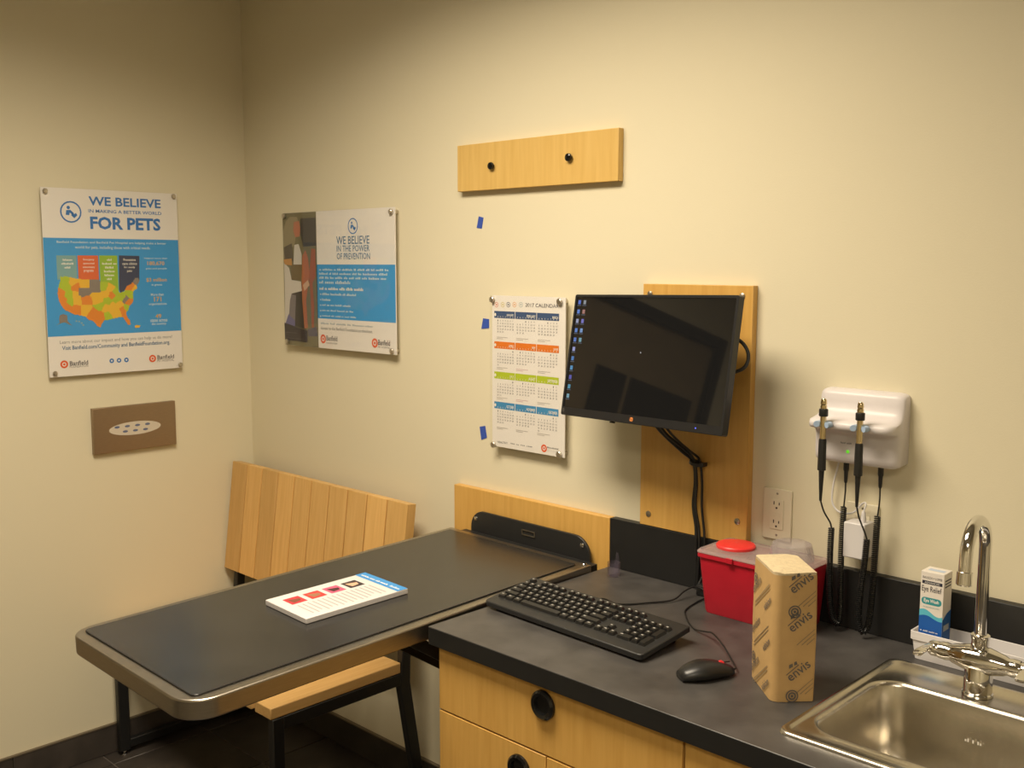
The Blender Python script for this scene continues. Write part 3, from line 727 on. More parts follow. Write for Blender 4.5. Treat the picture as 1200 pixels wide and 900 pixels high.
key(0, 2, 1.75); [key(1.75+i, 2) for i in range(11)]; key(12.75, 2, 2.25)
key(0, 3, 1.5); [key(1.5+i, 3) for i in range(12)]; key(13.5, 3, 1.5)
[key(i, 4) for i in range(13)]; key(13, 4, 2)
key(0, 5, 1, 0.85); [key(2+i+(0.5 if i >= 4 else 0)+(0.5 if i >= 8 else 0), 5, 1, 0.85) for i in range(12)]
for i in range(3):
    key(15.25+i, 5, 1, 0.85); key(15.25+i, 4); key(15.25+i, 3); key(15.25+i, 0)
key(16.25, 1)
for i in range(3):
    for r_ in (1, 2, 3): key(18.5+i, r_)
    key(18.5+i, 4)
key(18.5, 0, 2); key(20.5, 0); key(21.5, 4); key(21.5, 2, 1, 2, False); key(21.5, 0, 1, 2, False)
# cable from the keyboard back edge to the wall corner by the sharps container
kz = KB.location
def kloc(p):
    v = Vector(p)-Vector(kz); v.rotate(Matrix.Rotation(math.radians(2.6), 3, 'Z')); return v
cpath = spline([(1.905, -0.323, CZ+0.026), (1.901, -0.290, CZ+0.024), (1.915, -0.248, CZ+0.0045), (1.955, -0.190, CZ+0.0035), (1.985, -0.140, CZ+0.005), (1.990, -0.100, CZ+0.018), (2.000, -0.072, CZ+0.024), (2.022, -0.062, CZ+0.016), (2.036, -0.068, CZ+0.0035)], 8)
MB().tube([kloc(p) for p in cpath], 0.0020, 8).build('cable', CABLE, KB)

# mouse
ma = math.atan2(0.09, 0.050)-math.pi/2
MS = thing('mouse', 'black wired optical mouse on the counter in front of the paper towels', 'mouse', (2.2835, -0.4550, CZ+0.0005), (0, 0, ma))
def mouse_ring(t):
    """t 0 = palm end (-y), 1 = cable end"""
    y = -0.054+0.108*t
    w = 0.030*math.sin(math.pi*min(max(0.10+0.84*t, 0), 1))**0.55*(1-0.10*math.exp(-((t-0.62)/0.16)**2))
    h = 0.036*(math.sin(math.pi*(0.13+0.72*t))**0.8)*(1-0.20*t)
    return y, max(w, 0.004), max(h, 0.008)
rings_b, rings_t = [], []
for k in range(15):
    y, w, h = mouse_ring(k/14)
    row = []
    for j in range(20):
        a = 2*math.pi*j/20
        x, z = math.cos(a), math.sin(a)
        zz = (h*0.40+(h*0.60)*z) if z > 0 else (h*0.40+(h*0.40-0.0015)*max(-1, z*1.6))
        row.append(Vector((w*(abs(x)**0.8)*(1 if x > 0 else -1)*(1 if z > 0 else 1-0.10*(-z)), y, zz)))
    rings_b.append(row)
m = MB(); m.loft(rings_b); m.build('shell', PLASTIC_BLK, MS, angle=60)
m = MB().box(-0.0006, 0.0006, 0.006, 0.049, 0.0238, 0.0256); m.build('button_seam', LAM_EDGE, MS)
MB().lathe([(0.0062, -0.0028), (0.0072, -0.002), (0.0072, 0.002), (0.0062, 0.0028)], (0, 0.030, 0.0215), (1, 0, 0), 18).build('scroll_wheel', mat('lit_red_wheel', (0.25, 0.01, 0.01, 1), 0.4, emit=((1, 0.04, 0.04, 1), 0.5)), MS)
def mloc(p):
    v = Vector(p)-Vector(MS.location); v.rotate(Matrix.Rotation(-ma, 3, 'Z')); return v
cp = MS.location+Vector((0, 0.053, 0.011)).xyz; cp = MS.location+(Matrix.Rotation(ma, 3, 'Z') @ Vector((0, 0.052, 0.011)))
cpath = spline([cp, cp+(Matrix.Rotation(ma, 3, 'Z') @ Vector((-0.002, 0.012, -0.002))), (2.283, -0.368, CZ+0.012), (2.243, -0.335, CZ+0.020), (2.195, -0.296, CZ+0.020), (2.166, -0.278, CZ+0.012), (2.130, -0.262, CZ+0.0035), (2.100, -0.240, CZ+0.003), (2.066, -0.205, CZ+0.003), (2.042, -0.170, CZ+0.003), (2.030, -0.110, CZ+0.003), (2.028, -0.075, CZ+0.003)], 8)
MB().tube([mloc(p) for p in cpath], 0.0017, 8).build('cable', CABLE, MS)

# black block in the corner, standing in for the coiled cable's shadow
tag(MB().box(1.995, 2.045, -0.062, -0.030, CZ+0.0005, CZ+0.026).build('shadow_block', PLASTIC_BLK, origin=(2.02, -0.046, CZ), bevel=0.003),
    'small black block standing in for the cable coil shadow beside the sharps container', 'dark block')

# little clear acrylic clip near the table hinge
CLO = (1.764, -0.078, CZ)
cl = thing('clear_clip', 'tiny clear plastic holder on the counter near the table hinge', 'holder', CLO)
CLM = clear('violet_clear', (0.985, 0.97, 0.99, 1), 0.02, edge=0.30, haze=0.02, haze_col=(0.7, 0.6, 0.85, 1), rough=0.06)
MB().lathe([(0.0145, 0.0005), (0.0150, 0.002), (0.0165, 0.036), (0.0155, 0.036), (0.0138, 0.003), (0.0, 0.0025)], CLO, n=18).build('cup', CLM, cl, CLO)
MB().prism([(-0.010, 0.006), (0.010, 0.006), (0.0085, 0.030), (0.004, 0.058), (-0.002, 0.062), (-0.006, 0.040)], 0.0, 0.002, lambda u, v, w: (CLO[0]+0.006+u*0.72, CLO[1]+0.004+w+u*0.5, CZ+v)).build('tongue', CLM, cl, CLO, bevel=0.0005)

# ================================================================== THINGS ON THE BACK WALL
XW, ZW, NW = (1, 0, 0), (0, 0, 1), (0, -1, 0)       # frame of the back wall
# peg board
RO = (1.428, 0, 1.859)
rk = thing('peg_rail', 'maple rail with two small black pegs, high on the wall', 'coat rail', RO)
MB().box(1.1405, 1.7165, -0.0205, -0.0005, 1.8585, 1.9865).build('board', MAPLE_B, rk, RO, bevel=0.0012)
for x, z in ((1.2818, 1.9215), (1.5617, 1.9250)):
    MB().lathe([(0.0060, 0), (0.0060, 0.003), (0.0098, 0.005), (0.0105, 0.008), (0.0095, 0.011), (0.005, 0.013), (0.0, 0.0135)], (x, -0.0205, z), (0, -1, 0), 20).build('peg', PULL, rk, RO)
# blue tape scraps
for pts, lab in (([(561, 253.5), (566.5, 255), (564.5, 268), (558.5, 267)], 'scrap of blue tape under the peg rail'),
                 ([(566, 373), (573, 374), (573, 384.5), (564, 385.5)], 'scrap of blue tape beside the top of the calendar'),
                 ([(562, 500), (568.5, 499), (570.5, 513), (564, 515.5)], 'scrap of blue tape beside the bottom of the calendar')):
    q = [onY(x, y, -0.0012) for x, y in pts]; cen = sum(q, Vector())/4
    m = MB(); m.loft([[Vector((p.x, -0.0004, p.z)) for p in q], [Vector((p.x, -0.0012, p.z)) for p in q]])
    tag(m.build('blue_tape', TAPE, origin=(cen.x, 0, cen.z), smooth=False), lab, 'tape', 'scraps of blue tape on the wall')

# ---- panels on stand-offs
def standoff(parent, p, n, depth, proud, origin, r=0.0075):
    """stand-off barrel from the wall through the panel with a domed cap; p on the panel front"""
    p, n = Vector(p), Vector(n)
    m = MB(); m.cyl(p-n*(depth-0.0005), p-n*0.0055, r*0.85, n=14)
    m.lathe([(r, 0.0), (r, 0.004), (r*0.8, 0.0055), (0, 0.006)], p+n*0.0005, n, 16)
    m.build('standoff', mat('satin_standoff', (0.55, 0.50, 0.42, 1), 0.28, 0.9), parent, origin)

BLUE = ink('poster_blue', 66, 156, 222); TXT_BLUE = ink('title_blue', 60, 120, 190); ORNG = ink('logo_orange', 226, 96, 48); NAVY = ink('navy', 52, 62, 92)
PALE = ink('pale_text', 205, 222, 228); GREYT = ink('grey_text', 120, 122, 124); GOLD = ink('gold', 226, 176, 82); TITLE2 = ink('title2', 56, 104, 148)
WHT = ink('print_white', 240, 236, 226)
def paw_logo(pr, x, y, r, word, sub, x0, y0, x1, y1, y2):
    """orange ring badge with a small paw and the two-line name"""
    pr.disc('logo', ORNG, x, y, r, 1, ring=r*0.55)
    pr.disc('logo', ORNG, x, y, r*0.30, 1)
    pr.text('lettering', ink('logo_dark', 70, 66, 72), word, x0, y0, x1, y1, bold=0.01)
    pr.text('lettering', ink('logo_grey', 130, 126, 124), sub, x0, y2, x1, y2+(y1-y0)*0.45)
def round_icon(pr, x, y, r, material):
    pr.disc('emblem', material, x, y, r, 1, ring=r*0.86)
    u, v = pr.uv(x, y)
    blob = lambda cu, cv, rr: pr.poly('emblem', material, [(u+cu*r+rr*r*math.cos(a*0.5236), v+cv*r+rr*r*math.sin(a*0.5236)) for a in range(12)], 1, False)
    blob(-0.22, 0.40, 0.16)
    pr.poly('emblem', material, [(u-0.48*r, v-0.28*r), (u-0.42*r, v+0.16*r), (u-0.02*r, v+0.18*r), (u+0.30*r, v-0.12*r), (u+0.12*r, v-0.26*r), (u-0.10*r, v-0.06*r), (u-0.16*r, v-0.30*r)], 1, False)
    pr.poly('emblem', material, [(u+0.30*r, v-0.58*r), (u+0.02*r, v-0.30*r), (u+0.14*r, v-0.10*r), (u+0.30*r, v-0.18*r), (u+0.48*r, v-0.08*r), (u+0.60*r, v-0.28*r)], 1, False)

# poster with the map (left wall)
PX = 0.022
a_, b_ = onX(47.5, 218.7, PX), onX(214.7, 430.8, PX)
y0, y1, z1, z0 = a_.y, b_.y, a_.z, b_.z
P1O = (0, (y0+y1)/2, z0)
p1 = thing('wall_poster', 'acrylic poster with blue panel and colourful map, on the left wall', 'poster', P1O, group='acrylic posters on stand-offs')
MB().box(PX-0.0065, PX-0.0035, y0, y1, z0, z1).build('backing_sheet', [PAPER], p1, P1O)
MB().box(PX-0.0015, PX, y0-0.001, y1+0.001, z0-0.001, z1+0.001).build('acrylic_cover', ACRYL, p1, P1O)
for px, py in ((52.5, 223.5), (203, 230), (64.5, 437.5), (211, 427)):
    standoff(p1, onX(px, py, PX), (1, 0, 0), PX, 0.004, P1O)
pix1 = lambda x, y: onX(x, y, PX-0.003)
pr = Print((PX-0.0034, y0, z0), (0, 1, 0), (0, 0, 1), (1, 0, 0), pix1, (30, 200, 6.0), join=('fine_print', 'map_outline'))
round_icon(pr, 318, 290, 0.034, TXT_BLUE)
pr.text('lettering', TXT_BLUE, 'WE BELIEVE', 441, 180, 950, 265, bold=0.022)
pr.text('lettering', TXT_BLUE, 'IN MAKING A BETTER WORLD', 441, 270, 955, 313, bold=0.012)
pr.text('lettering', TXT_BLUE, 'FOR PETS', 452, 321, 950, 424, bold=0.034)
W1, H1 = y1-y0, z1-z0
pr.rect('panel_print', BLUE, 0.0005, H1*(1-0.783), W1-0.0005, H1*(1-0.262), 1, px=False)
pr.text('lettering', PALE, 'Banfield Foundation and Banfield Pet Hospital are helping make a better', 218, 492, 988, 524, bold=0.012)
pr.text('lettering', PALE, 'world for pets, including those with critical needs.', 346, 527, 878, 560, bold=0.012)
Q = lambda x, y: (x/6.667*6+60, y/6.667*6+540)      # second crop -> first crop
boxes = [(172, 62, 338, 250, ink('box_teal', 128, 170, 172), ('Provider', 'veterinary', 'grant')), (338, 62, 508, 262, ink('box_red', 222, 108, 62), ('Emergency', 'sponsored', 'veterinary', 'programs')),
         (508, 62, 662, 360, ink('box_green', 152, 188, 62), ('Free', 'wellness and', 'vaccine', 'emergency', 'hospital', 'care')), (662, 62, 822, 352, ink('box_navy', 66, 72, 96), ('Preventive', 'care clinics', 'for needy', 'pets'))]
for k, (x0b, y0b, x1b, y1b, mm, words) in enumerate(boxes):
    q0 = Q(x0b, y0b); q1 = Q(x1b, y1b)
    if k == 3: pr.poly('box_print', mm, [Q(662, 62), Q(822, 66), Q(822, 260), Q(760, 300), Q(676, 356), Q(664, 330)], 2)
    else: pr.rect('box_print', mm, q0[0], q0[1], q1[0], q1[1], 2)
    for j, wd in enumerate(words):
        wdt = len(wd)*9.6; cx_ = (x0b+x1b)/2+ (3 if k else 6)
        t0 = Q(cx_-wdt/2, y0b+24+j*30); t1 = Q(cx_+wdt/2, y0b+44+j*30)
        if k in (0, 2): pr.greek('fine_print', WHT, [len(w) for w in wd.split()], t0[0], t0[1]+2, t1[0], t1[1]-2, 4)
        else: pr.text('fine_print', WHT, wd, t0[0], t0[1], t1[0], t1[1], 4, 0.01)
stats = [((860, 78, 1040, 94), 'Helped more than', PALE), ((884, 108, 1018, 144), '180,670', GOLD), ((874, 158, 1036, 174), 'pets and people', PALE), ((876, 238, 1036, 270), '$3 million', GOLD), ((918, 284, 1000, 302), 'in grants', PALE),
         ((912, 358, 1012, 376), 'More than', PALE), ((936, 386, 994, 422), '171', GOLD), ((896, 434, 1036, 452), 'organizations', PALE), ((948, 520, 994, 552), '49', GOLD), ((908, 560, 1042, 578), 'states across', PALE), ((918, 588, 1032, 606), 'the country', PALE)]
for (xa, ya, xb, yb), wd, mm in stats:
    t0, t1 = Q(xa, ya), Q(xb, yb); pr.text('lettering', mm, wd, t0[0], t0[1], t1[0], t1[1], 2, 0.012)
# map: cells inside the outline, each patch a print of its own
OUT = [(205, 225), (228, 233), (234, 222), (340, 246), (510, 253), (512, 262), (575, 272), (600, 282), (640, 310), (668, 352), (702, 345), (725, 303), (760, 283), (790, 238), (815, 236), (822, 265), (800, 300), (806, 318), (776, 340), (770, 366), (776, 400), (770, 432), (745, 456), (736, 490), (716, 506), (726, 540), (750, 575), (754, 600), (736, 606), (714, 575), (695, 546), (660, 546), (620, 556), (580, 566), (550, 566), (526, 600), (518, 624), (494, 616), (475, 586), (450, 570), (424, 566), (404, 540), (355, 530), (320, 526), (280, 506), (240, 490), (205, 442), (190, 402), (182, 360), (190, 300), (205, 260)]
MG, MY, MO, MGY = ink('map_green', 176, 196, 52), ink('map_yellow', 232, 184, 58), ink('map_orange', 226, 138, 52), ink('map_grey', 138, 128, 118)
SEED = [(240, 255, MG), (240, 300, MG), (268, 370, MG), (280, 420, MG), (545, 300, MG), (515, 450, MG), (572, 412, MG), (640, 405, MG), (690, 385, MG), (745, 360, MG), (725, 470, MG), (640, 345, MG), (575, 530, MG), (560, 470, MY),
        (300, 260, MY), (330, 310, MO), (320, 370, MY), (390, 272, MY), (330, 420, MY), (400, 480, MY), (480, 380, MY), (500, 415, MY), (590, 312, MY), (560, 365, MY), (615, 505, MY), (650, 505, MY), (620, 455, MY), (380, 305, MY), (660, 440, MY),
        (205, 360, MO), (222, 410, MO), (252, 460, MO), (328, 475, MO), (405, 410, MO), (460, 520, MO), (515, 540, MO), (604, 372, MO), (690, 490, MO), (735, 575, MO), (738, 425, MO), (752, 305, MO), (785, 325, MY), (470, 275, MGY), (470, 325, MGY), (388, 345, MGY), (712, 400, MGY), (805, 258, MGY)]
def inside(x, y):
    c = False; j = len(OUT)-1
    for i in range(len(OUT)):
        (xi, yi), (xj, yj) = OUT[i], OUT[j]
        if (yi > y) != (yj > y) and x < (xj-xi)*(y-yi)/(yj-yi)+xi: c = not c
        j = i
    return c
patch = {}
ST = 6
for gx in range(180, 828, ST):
    for gy in range(220, 628, ST):
        if not inside(gx+ST/2, gy+ST/2): continue
        best = min(range(len(SEED)), key=lambda i: (abs(SEED[i][0]-gx)**1.6+abs(SEED[i][1]-gy)**1.6))
        for (rx0, ry0, rx1, ry1, si) in ((432, 255, 512, 302, 42), (432, 302, 512, 350, 43), (348, 314, 430, 374, 44), (368, 388, 446, 438, 33), (446, 352, 540, 392, 20)):
            if rx0 <= gx < rx1 and ry0 <= gy < ry1: best = si
        patch.setdefault(best, []).append((gx, gy))
for i, cells in patch.items():
    pr.k += 1; mb = MB(); pr.parts[('map_patch', pr.k)] = (mb, SEED[i][2])
    for gx, gy in cells:
        q = [pr.uv(*Q(a, b)) for a, b in ((gx, gy+ST), (gx+ST, gy+ST), (gx+ST, gy), (gx, gy))]
        mb.add([pr.P(u, v, 0.0008) for u, v in q], [(0, 1, 2, 3)])
pr.poly('map_patch', MGY, [Q(*p) for p in ((195, 560), (200, 530), (225, 520), (258, 530), (262, 575), (285, 600), (300, 612), (270, 600), (240, 585), (215, 590), (165, 610), (200, 590))], 3)
pr.poly('map_patch', MY, [Q(*p) for p in ((785, 612), (800, 605), (832, 610), (820, 626), (790, 628))], 3)
for p in ((330, 575), (352, 578), (372, 590), (384, 606)): pr.poly('map_patch', ink('island', 150, 176, 170), [Q(p[0]+8*math.cos(a), p[1]+7*math.sin(a)) for a in (0, 1.2, 2.4, 3.6, 4.8)], 3)
pr.crop = (30, 330, 6.0)
pr.text('lettering', ink('caption_grey', 150, 150, 152), 'Learn more about our impact and how you can help us do more!', 240, 416, 1030, 403)
pr.text('lettering', TITLE2, 'Visit Banfield.com/Community and BanfieldFoundation.org.', 256, 454, 1016, 446, bold=0.012)
paw_logo(pr, 272, 582, 0.0125, 'Banfield', 'FOUNDATION', 310, 560, 440, 582, 589)
paw_logo(pr, 893, 541, 0.0125, 'Banfield', 'PET HOSPITAL', 926, 518, 1044, 538, 548)
for x in (606, 657, 709): pr.disc('icon', TXT_BLUE, x, 557-(x-606)*0.06, 0.0078, 1); pr.disc('icon', WHT, x, 557-(x-606)*0.06, 0.0030, 2)
pr.build(p1, P1O)

# poster with the photo strip (back wall)
PY = -0.026
a_, b_ = onY(330, 250, PY), onY(463.6, 416.2, PY)
x0, x1, z1, z0 = a_.x, b_.x, a_.z, b_.z
P2O = ((x0+x1)/2, 0, z0)
p2 = thing('wall_poster', 'acrylic poster with photo strip and blue text block, right of the corner', 'poster', P2O, group='acrylic posters on stand-offs')
MB().box(x0, x1, PY+0.0035, PY+0.0065, z0, z1).build('backing_sheet', [PAPER], p2, P2O)
MB().box(x0-0.001, x1+0.001, PY, PY+0.0015, z0-0.001, z1+0.001).build('acrylic_cover', ACRYL, p2, P2O)
for px, py in ((333, 253.5), (458, 248), (337, 400), (459.5, 411.5)):
    standoff(p2, onY(px, py, PY), (0, -1, 0), -PY, 0.004, P2O, 0.0085)
pr = Print((x0, PY+0.0034, z0), XW, ZW, NW, lambda x, y: onY(x, y, PY+0.003), (310, 230, 4.5), join=('fine_print',))
W2, H2 = x1-x0, z1-z0
TB = ink('title3', 64, 112, 152)
round_icon(pr, 465, 157, 0.0255, TXT_BLUE)
pr.text('lettering', TB, 'WE BELIEVE', 378, 212, 553, 250, bold=0.008)
pr.text('lettering', TB, 'IN THE POWER', 380, 260, 554, 290, bold=0.004)
pr.text('lettering', TB, 'OF PREVENTION', 381, 300, 556, 332, bold=0.004)
ub = pr.uv(283, 360)[0]; vb1 = pr.uv(480, 360)[1]; vb0 = pr.uv(480, 655)[1]
pr.rect('panel_print', BLUE, ub-0.010, vb0, W2-0.0005, vb1, 1, px=False)
lines = ['At Banfield, we are dedicated to caring for the health and', 'wellness of pets. Preventive care and vaccinations protect', 'pets and the people who love them from diseases that', 'are easily prevented.']
for k, tx in enumerate(lines):
    pr.greek('fine_print', PALE, [len(w) for w in tx.split()], 288, 381+k*21, 655-(200 if k == 3 else 6*k), 395+k*21+k*2, 2)
pr.greek('fine_print', WHT, [4, 2, 9, 5, 6, 8], 290, 478, 522, 500, 2)
for k, tx in enumerate(('Low-cost vaccinations and microchips', 'Nutrition', 'Flea and tick control programs', 'Spay and neuter services for pets', 'Education for owners in every region')):
    y = 510+k*29; pr.greek('fine_print', PALE, [len(w) for w in tx.split()], 304, y-1, 304+5.0*len(tx), y+12+0.15*len(tx), 2); pr.disc('fine_print', PALE, 296, y+6, 0.0028, 2)
pr.greek('fine_print', ink('caption_grey2', 164, 176, 184), [7, 4, 8, 3, 9, 6], 297, 664, 572, 692)
pr.text('lettering', GREYT, 'donate to the Banfield Foundation at checkout.', 297, 686, 570, 722)
paw_logo(pr, 309, 752, 0.0150, 'Banfield', 'FOUNDATION', 326, 734, 384, 766, 768)
paw_logo(pr, 581, 774, 0.0150, 'Banfield', 'PET HOSPITAL', 599, 756, 662, 790, 790)
# photo strip: people with a dog, flat print built from patches
pr.crop = (320, 240, 5.0)
up_ = pr.uv(256, 300)[0]
pr.rect('photo_print', ink('photo_wall', 118, 112, 84), 0.0005, 0.0005, up_, H2-0.0005, 1, px=False)
shapes = [((70, 66, 62), [(160, 80), (248, 75), (252, 240), (175, 245), (158, 160)]),
          ((150, 140, 112), [(75, 95), (100, 70), (140, 72), (150, 110), (140, 150), (125, 240), (85, 260), (64, 320), (58, 160)]),
          ((92, 84, 74), [(62, 250), (110, 225), (120, 330), (70, 330)]),
          ((186, 118, 92), [(122, 100), (152, 95), (160, 140), (155, 185), (130, 190), (118, 150)]),
          ((206, 202, 196), [(125, 235), (150, 230), (168, 290), (168, 350), (120, 350)]),
          ((112, 96, 66), [(105, 350), (172, 352), (170, 440), (110, 440)]),
          ((62, 56, 52), [(95, 430), (180, 470), (195, 730), (95, 700)]),
          ((126, 118, 122), [(95, 520), (135, 530), (130, 690), (98, 690)]),
          ((176, 108, 74), [(172, 300), (190, 265), (205, 310), (215, 400), (205, 480), (195, 560), (205, 720), (185, 725), (172, 560), (168, 440)]),
          ((160, 92, 62), [(225, 255), (248, 260), (250, 420), (232, 460), (242, 600), (240, 720), (228, 720), (222, 560), (212, 420)]),
          ((206, 170, 140), [(175, 470), (205, 440), (215, 470), (185, 505)]),
          ((212, 206, 198), [(66, 340), (95, 370), (110, 440), (165, 450), (170, 505), (110, 520), (100, 560), (92, 700), (72, 700), (70, 500)]),
          ((190, 140, 80), [(62, 320), (110, 315), (112, 355), (70, 350)]),
          ((108, 104, 150), [(92, 640), (130, 680), (130, 730), (74, 730), (76, 690)]),
          ((96, 92, 106), [(205, 730), (256, 715), (262, 770), (210, 770)]),
          ((58, 50, 56), [(68, 690), (204, 738), (204, 806), (72, 790)])]
for k, (c_rgb, pts) in enumerate(shapes): pr.poly('photo_print', ink('photo%d' % k, *c_rgb), pts, 2+k*0.25)
for k in range(3): pr.greek('fine_print', ink('caption_dim', 150, 140, 136), ([7, 4], [5, 8, 2], [6, 5])[k], 80, 742+k*17+2, 150+k*20, 750+k*17+2, 24)
pr.build(p2, P2O)

# calendar
CYp = -0.026
a_, b_ = onY(574, 345.6, CYp), onY(662.6, 537.7, CYp)
x0, x1, z1, z0 = a_.x, b_.x, a_.z, b_.z
CAO = ((x0+x1)/2, 0, z0)
cal = thing('wall_calendar', 'acrylic-mounted 2017 calendar with four coloured month bars, left of the monitor', 'calendar', CAO)
MB().box(x0+0.006, x1-0.006, CYp+0.0035, CYp+0.006, z0+0.001, z1-0.001).build('backing_sheet', [PAPER], cal, CAO)
MB().box(x0, x1, CYp, CYp+0.0015, z0, z1).build('acrylic_cover', ACRYL, cal, CAO)
for px, py in ((577, 351), (656, 353.5), (578.5, 521), (655.5, 532.5)):
    standoff(cal, onY(px, py, CYp), (0, -1, 0), -CYp, 0.004, CAO, 0.0085)
pr = Print((x0, CYp+0.0034, z0), XW, ZW, NW, lambda x, y: onY(x, y, CYp+0.003), (560, 330, 8.18), join=('date_print', 'fine_print'))
for x, cc in ((178, (214, 120, 90)), (238, (206, 190, 110)), (292, (70, 80, 110)), (350, (222, 158, 92)), (412, (168, 184, 184))):
    mm = ink('icon_%d' % x, *cc); pr.disc('icon', mm, x, 221, 0.0072, 1, ring=0.0058); pr.disc('icon', mm, x, 221, 0.0024, 1)
pr.text('lettering', ink('cal_title', 64, 62, 72), '2017 CALENDAR', 456, 206, 775, 254)
names = ['JANUARY', 'FEBRUARY', 'MARCH', 'APRIL', 'MAY', 'JUNE', 'JULY', 'AUGUST', 'SEPTEMBER', 'OCTOBER', 'NOVEMBER', 'DECEMBER']
barc = [ink('bar_navy', 62, 84, 124), ink('bar_orange', 224, 120, 34), ink('bar_green', 178, 196, 42), ink('bar_blue', 66, 140, 190)]
dkt = ink('date_ink', 88, 84, 92)
ua, ub2 = pr.uv(157, 300)[0], pr.uv(778, 320)[0]
tops = [pr.uv(157, 280)[1], pr.uv(157, 575)[1]]
pitch_v = tops[0]-tops[1]; barh = tops[0]-pr.uv(157, 347)[1]
mw = (ub2-ua)/3
cmod = calendar.Calendar(firstweekday=6)
for row in range(4):
    vt = tops[0]-row*pitch_v*0.985
    for c3 in range(3):
        u0 = ua+c3*mw+(0.0012 if c3 else 0); u1 = ua+(c3+1)*mw-(0.0008 if c3 < 2 else 0)
        pr.rect('month_bar', barc[row], u0, vt-barh, u1, vt, 1, px=False)
        nm = names[row*3+c3]
        pr.text('month_lettering', WHT, nm, u1-0.003-0.0040*len(nm), vt-0.007, u1-0.003, vt-0.0142, 2, 0.015, px=False)
        gl, gw = u0+(0.010 if c3 == 0 else 0.003), (u1-u0)-(0.012 if c3 == 0 else 0.005)
        for k, ch in enumerate('SMTWTFS'):
            pr.text('date_print', WHT, ch, gl+gw*(k+0.32)/7, vt-barh+0.0055, gl+gw*(k+0.62)/7, vt-barh+0.0016, 2, px=False)
        for w_i, week in enumerate(cmod.monthdayscalendar(2017, row*3+c3+1)):
            for k, dn_ in enumerate(week):
                if not dn_: continue
                cu, cv = gl+gw*(k+0.45)/7, vt-barh-0.0065-w_i*0.0078
                hw = 0.0013 if dn_ < 10 else 0.0026
                pr.text('date_print', dkt, str(dn_), cu-hw, cv+0.0020, cu+hw, cv-0.0022, 2, px=False)
        for k in range(2):
            pr.rect('fine_print', ink('note_%d' % (row*3+c3), *((206, 170, 176) if (row, c3) in ((1, 1), (2, 1)) else (184, 178, 172))), gl, vt-barh-0.0520-k*0.004, gl+gw*(0.62 if k == 0 else 0.36), vt-barh-0.0533-k*0.004, 2, px=False)
    pr.disc('icon', WHT, *((0, 0)), 0.0001, 1) if False else None
    pr.poly('icon', WHT, [(ua+0.004+0.0035*math.cos(a*0.6283), vt-0.010+0.0045*math.sin(a*0.6283)) for a in range(10)], 2, False)
pr.crop = (560, 430, 7.5)
pr.text('lettering', GREYT, 'HEALTHY', 172, 648, 262, 681); pr.greek('fine_print', GREYT, [3, 2, 3, 4], 288, 668, 480, 708)
paw_logo(pr, 581, 715, 0.0105, 'Banfield', 'PET HOSPITAL', 610, 700, 706, 728, 735)
pr.build(cal, CAO)

# ================================================================== MONITOR ON ITS BOARD
PB0 = (1.95, 0, 1.014)
pbd = thing('monitor_board', 'tall maple board on the wall behind the computer monitor', 'wooden board', PB0)
MB().box(1.7985, 2.1010, -0.0205, -0.0005, 1.0142, 1.6085).build('board', MAPLE_V, pbd, PB0, bevel=0.0012)
for px, py in ((760, 602), (864, 611), (762, 344.5), (870, 347)):
    p = onY(px, py, -0.0205); p.x = min(p.x, 2.088)
    MB().lathe([(0.0075, 0), (0.0072, 0.002), (0.0035, 0.0035), (0, 0.004)], (p.x, -0.0206, p.z), (0, -1, 0), 14).build('bolt', STEEL, pbd, PB0)

TLm, exm, eym = Vector((1.6482, -0.0971, 1.5813)), Vector((0.5015, -0.0587, 0.0105)), Vector((0, -0.0536, -0.2940))
MW, MH = exm.length, eym.length
ax = exm.normalized(); az = ax.cross(-eym).normalized(); ay = az.cross(ax)
ctr = TLm+exm/2+eym/2
mon = thing('monitor', 'black widescreen computer monitor tilted on its wall arm, mostly dark screen', 'monitor', ctr)
mon.rotation_euler = Matrix((ax, ay, az)).transposed().to_euler()
fnm = lambda u, v, w: (u, v, w)
BZ, BB = 0.0065, 0.0200
SW, SH, SCY = MW-2*BZ, MH-BZ-BB, (BB-BZ)/2
m = MB()
o_ = rrect(MW, MH, 0.005, 3); i_ = rrect(SW, SH, 0.0008, 3, 0, SCY)
m.loft([[Vector((u, v, -0.018)) for u, v in o_], [Vector((u, v, -0.001)) for u, v in o_], [Vector((u, v, 0.0)) for u, v in rrect(MW-0.002, MH-0.002, 0.004, 3)], [Vector((u, v, 0.0)) for u, v in i_], [Vector((u, v, -0.0025)) for u, v in i_]], cap0=False, cap1=False)
bz = m.build('bezel', mat('bezel_plastic', (0.016, 0.016, 0.017, 1), 0.32), mon, angle=30)
m = MB(); m.loft([[Vector((u, v, -0.0181)) for u, v in rrect(MW-0.001, MH-0.001, 0.005, 3)], [Vector((u, v, -0.030)) for u, v in rrect(MW-0.02, MH-0.02, 0.01, 3)], [Vector((u, v, -0.046)) for u, v in rrect(MW*0.62, MH*0.6, 0.02, 3)]])
m.build('rear_shell', PLASTIC_BLK, mon, angle=30)
m = MB(); m.prism(rrect(SW-0.0004, SH-0.0004, 0.0006, 2, 0, SCY), -0.010, -0.0022, fnm)
scr = m.build('screen', LCD, mon, smooth=False)
pr = Print((0, 0, -0.0021), (1, 0, 0), (0, 1, 0), (0, 0, 1))
def glow(n, c, s): return mat('glow_'+n, (0.02, 0.02, 0.02, 1), 0.4, emit=((c[0], c[1], c[2], 1), s))
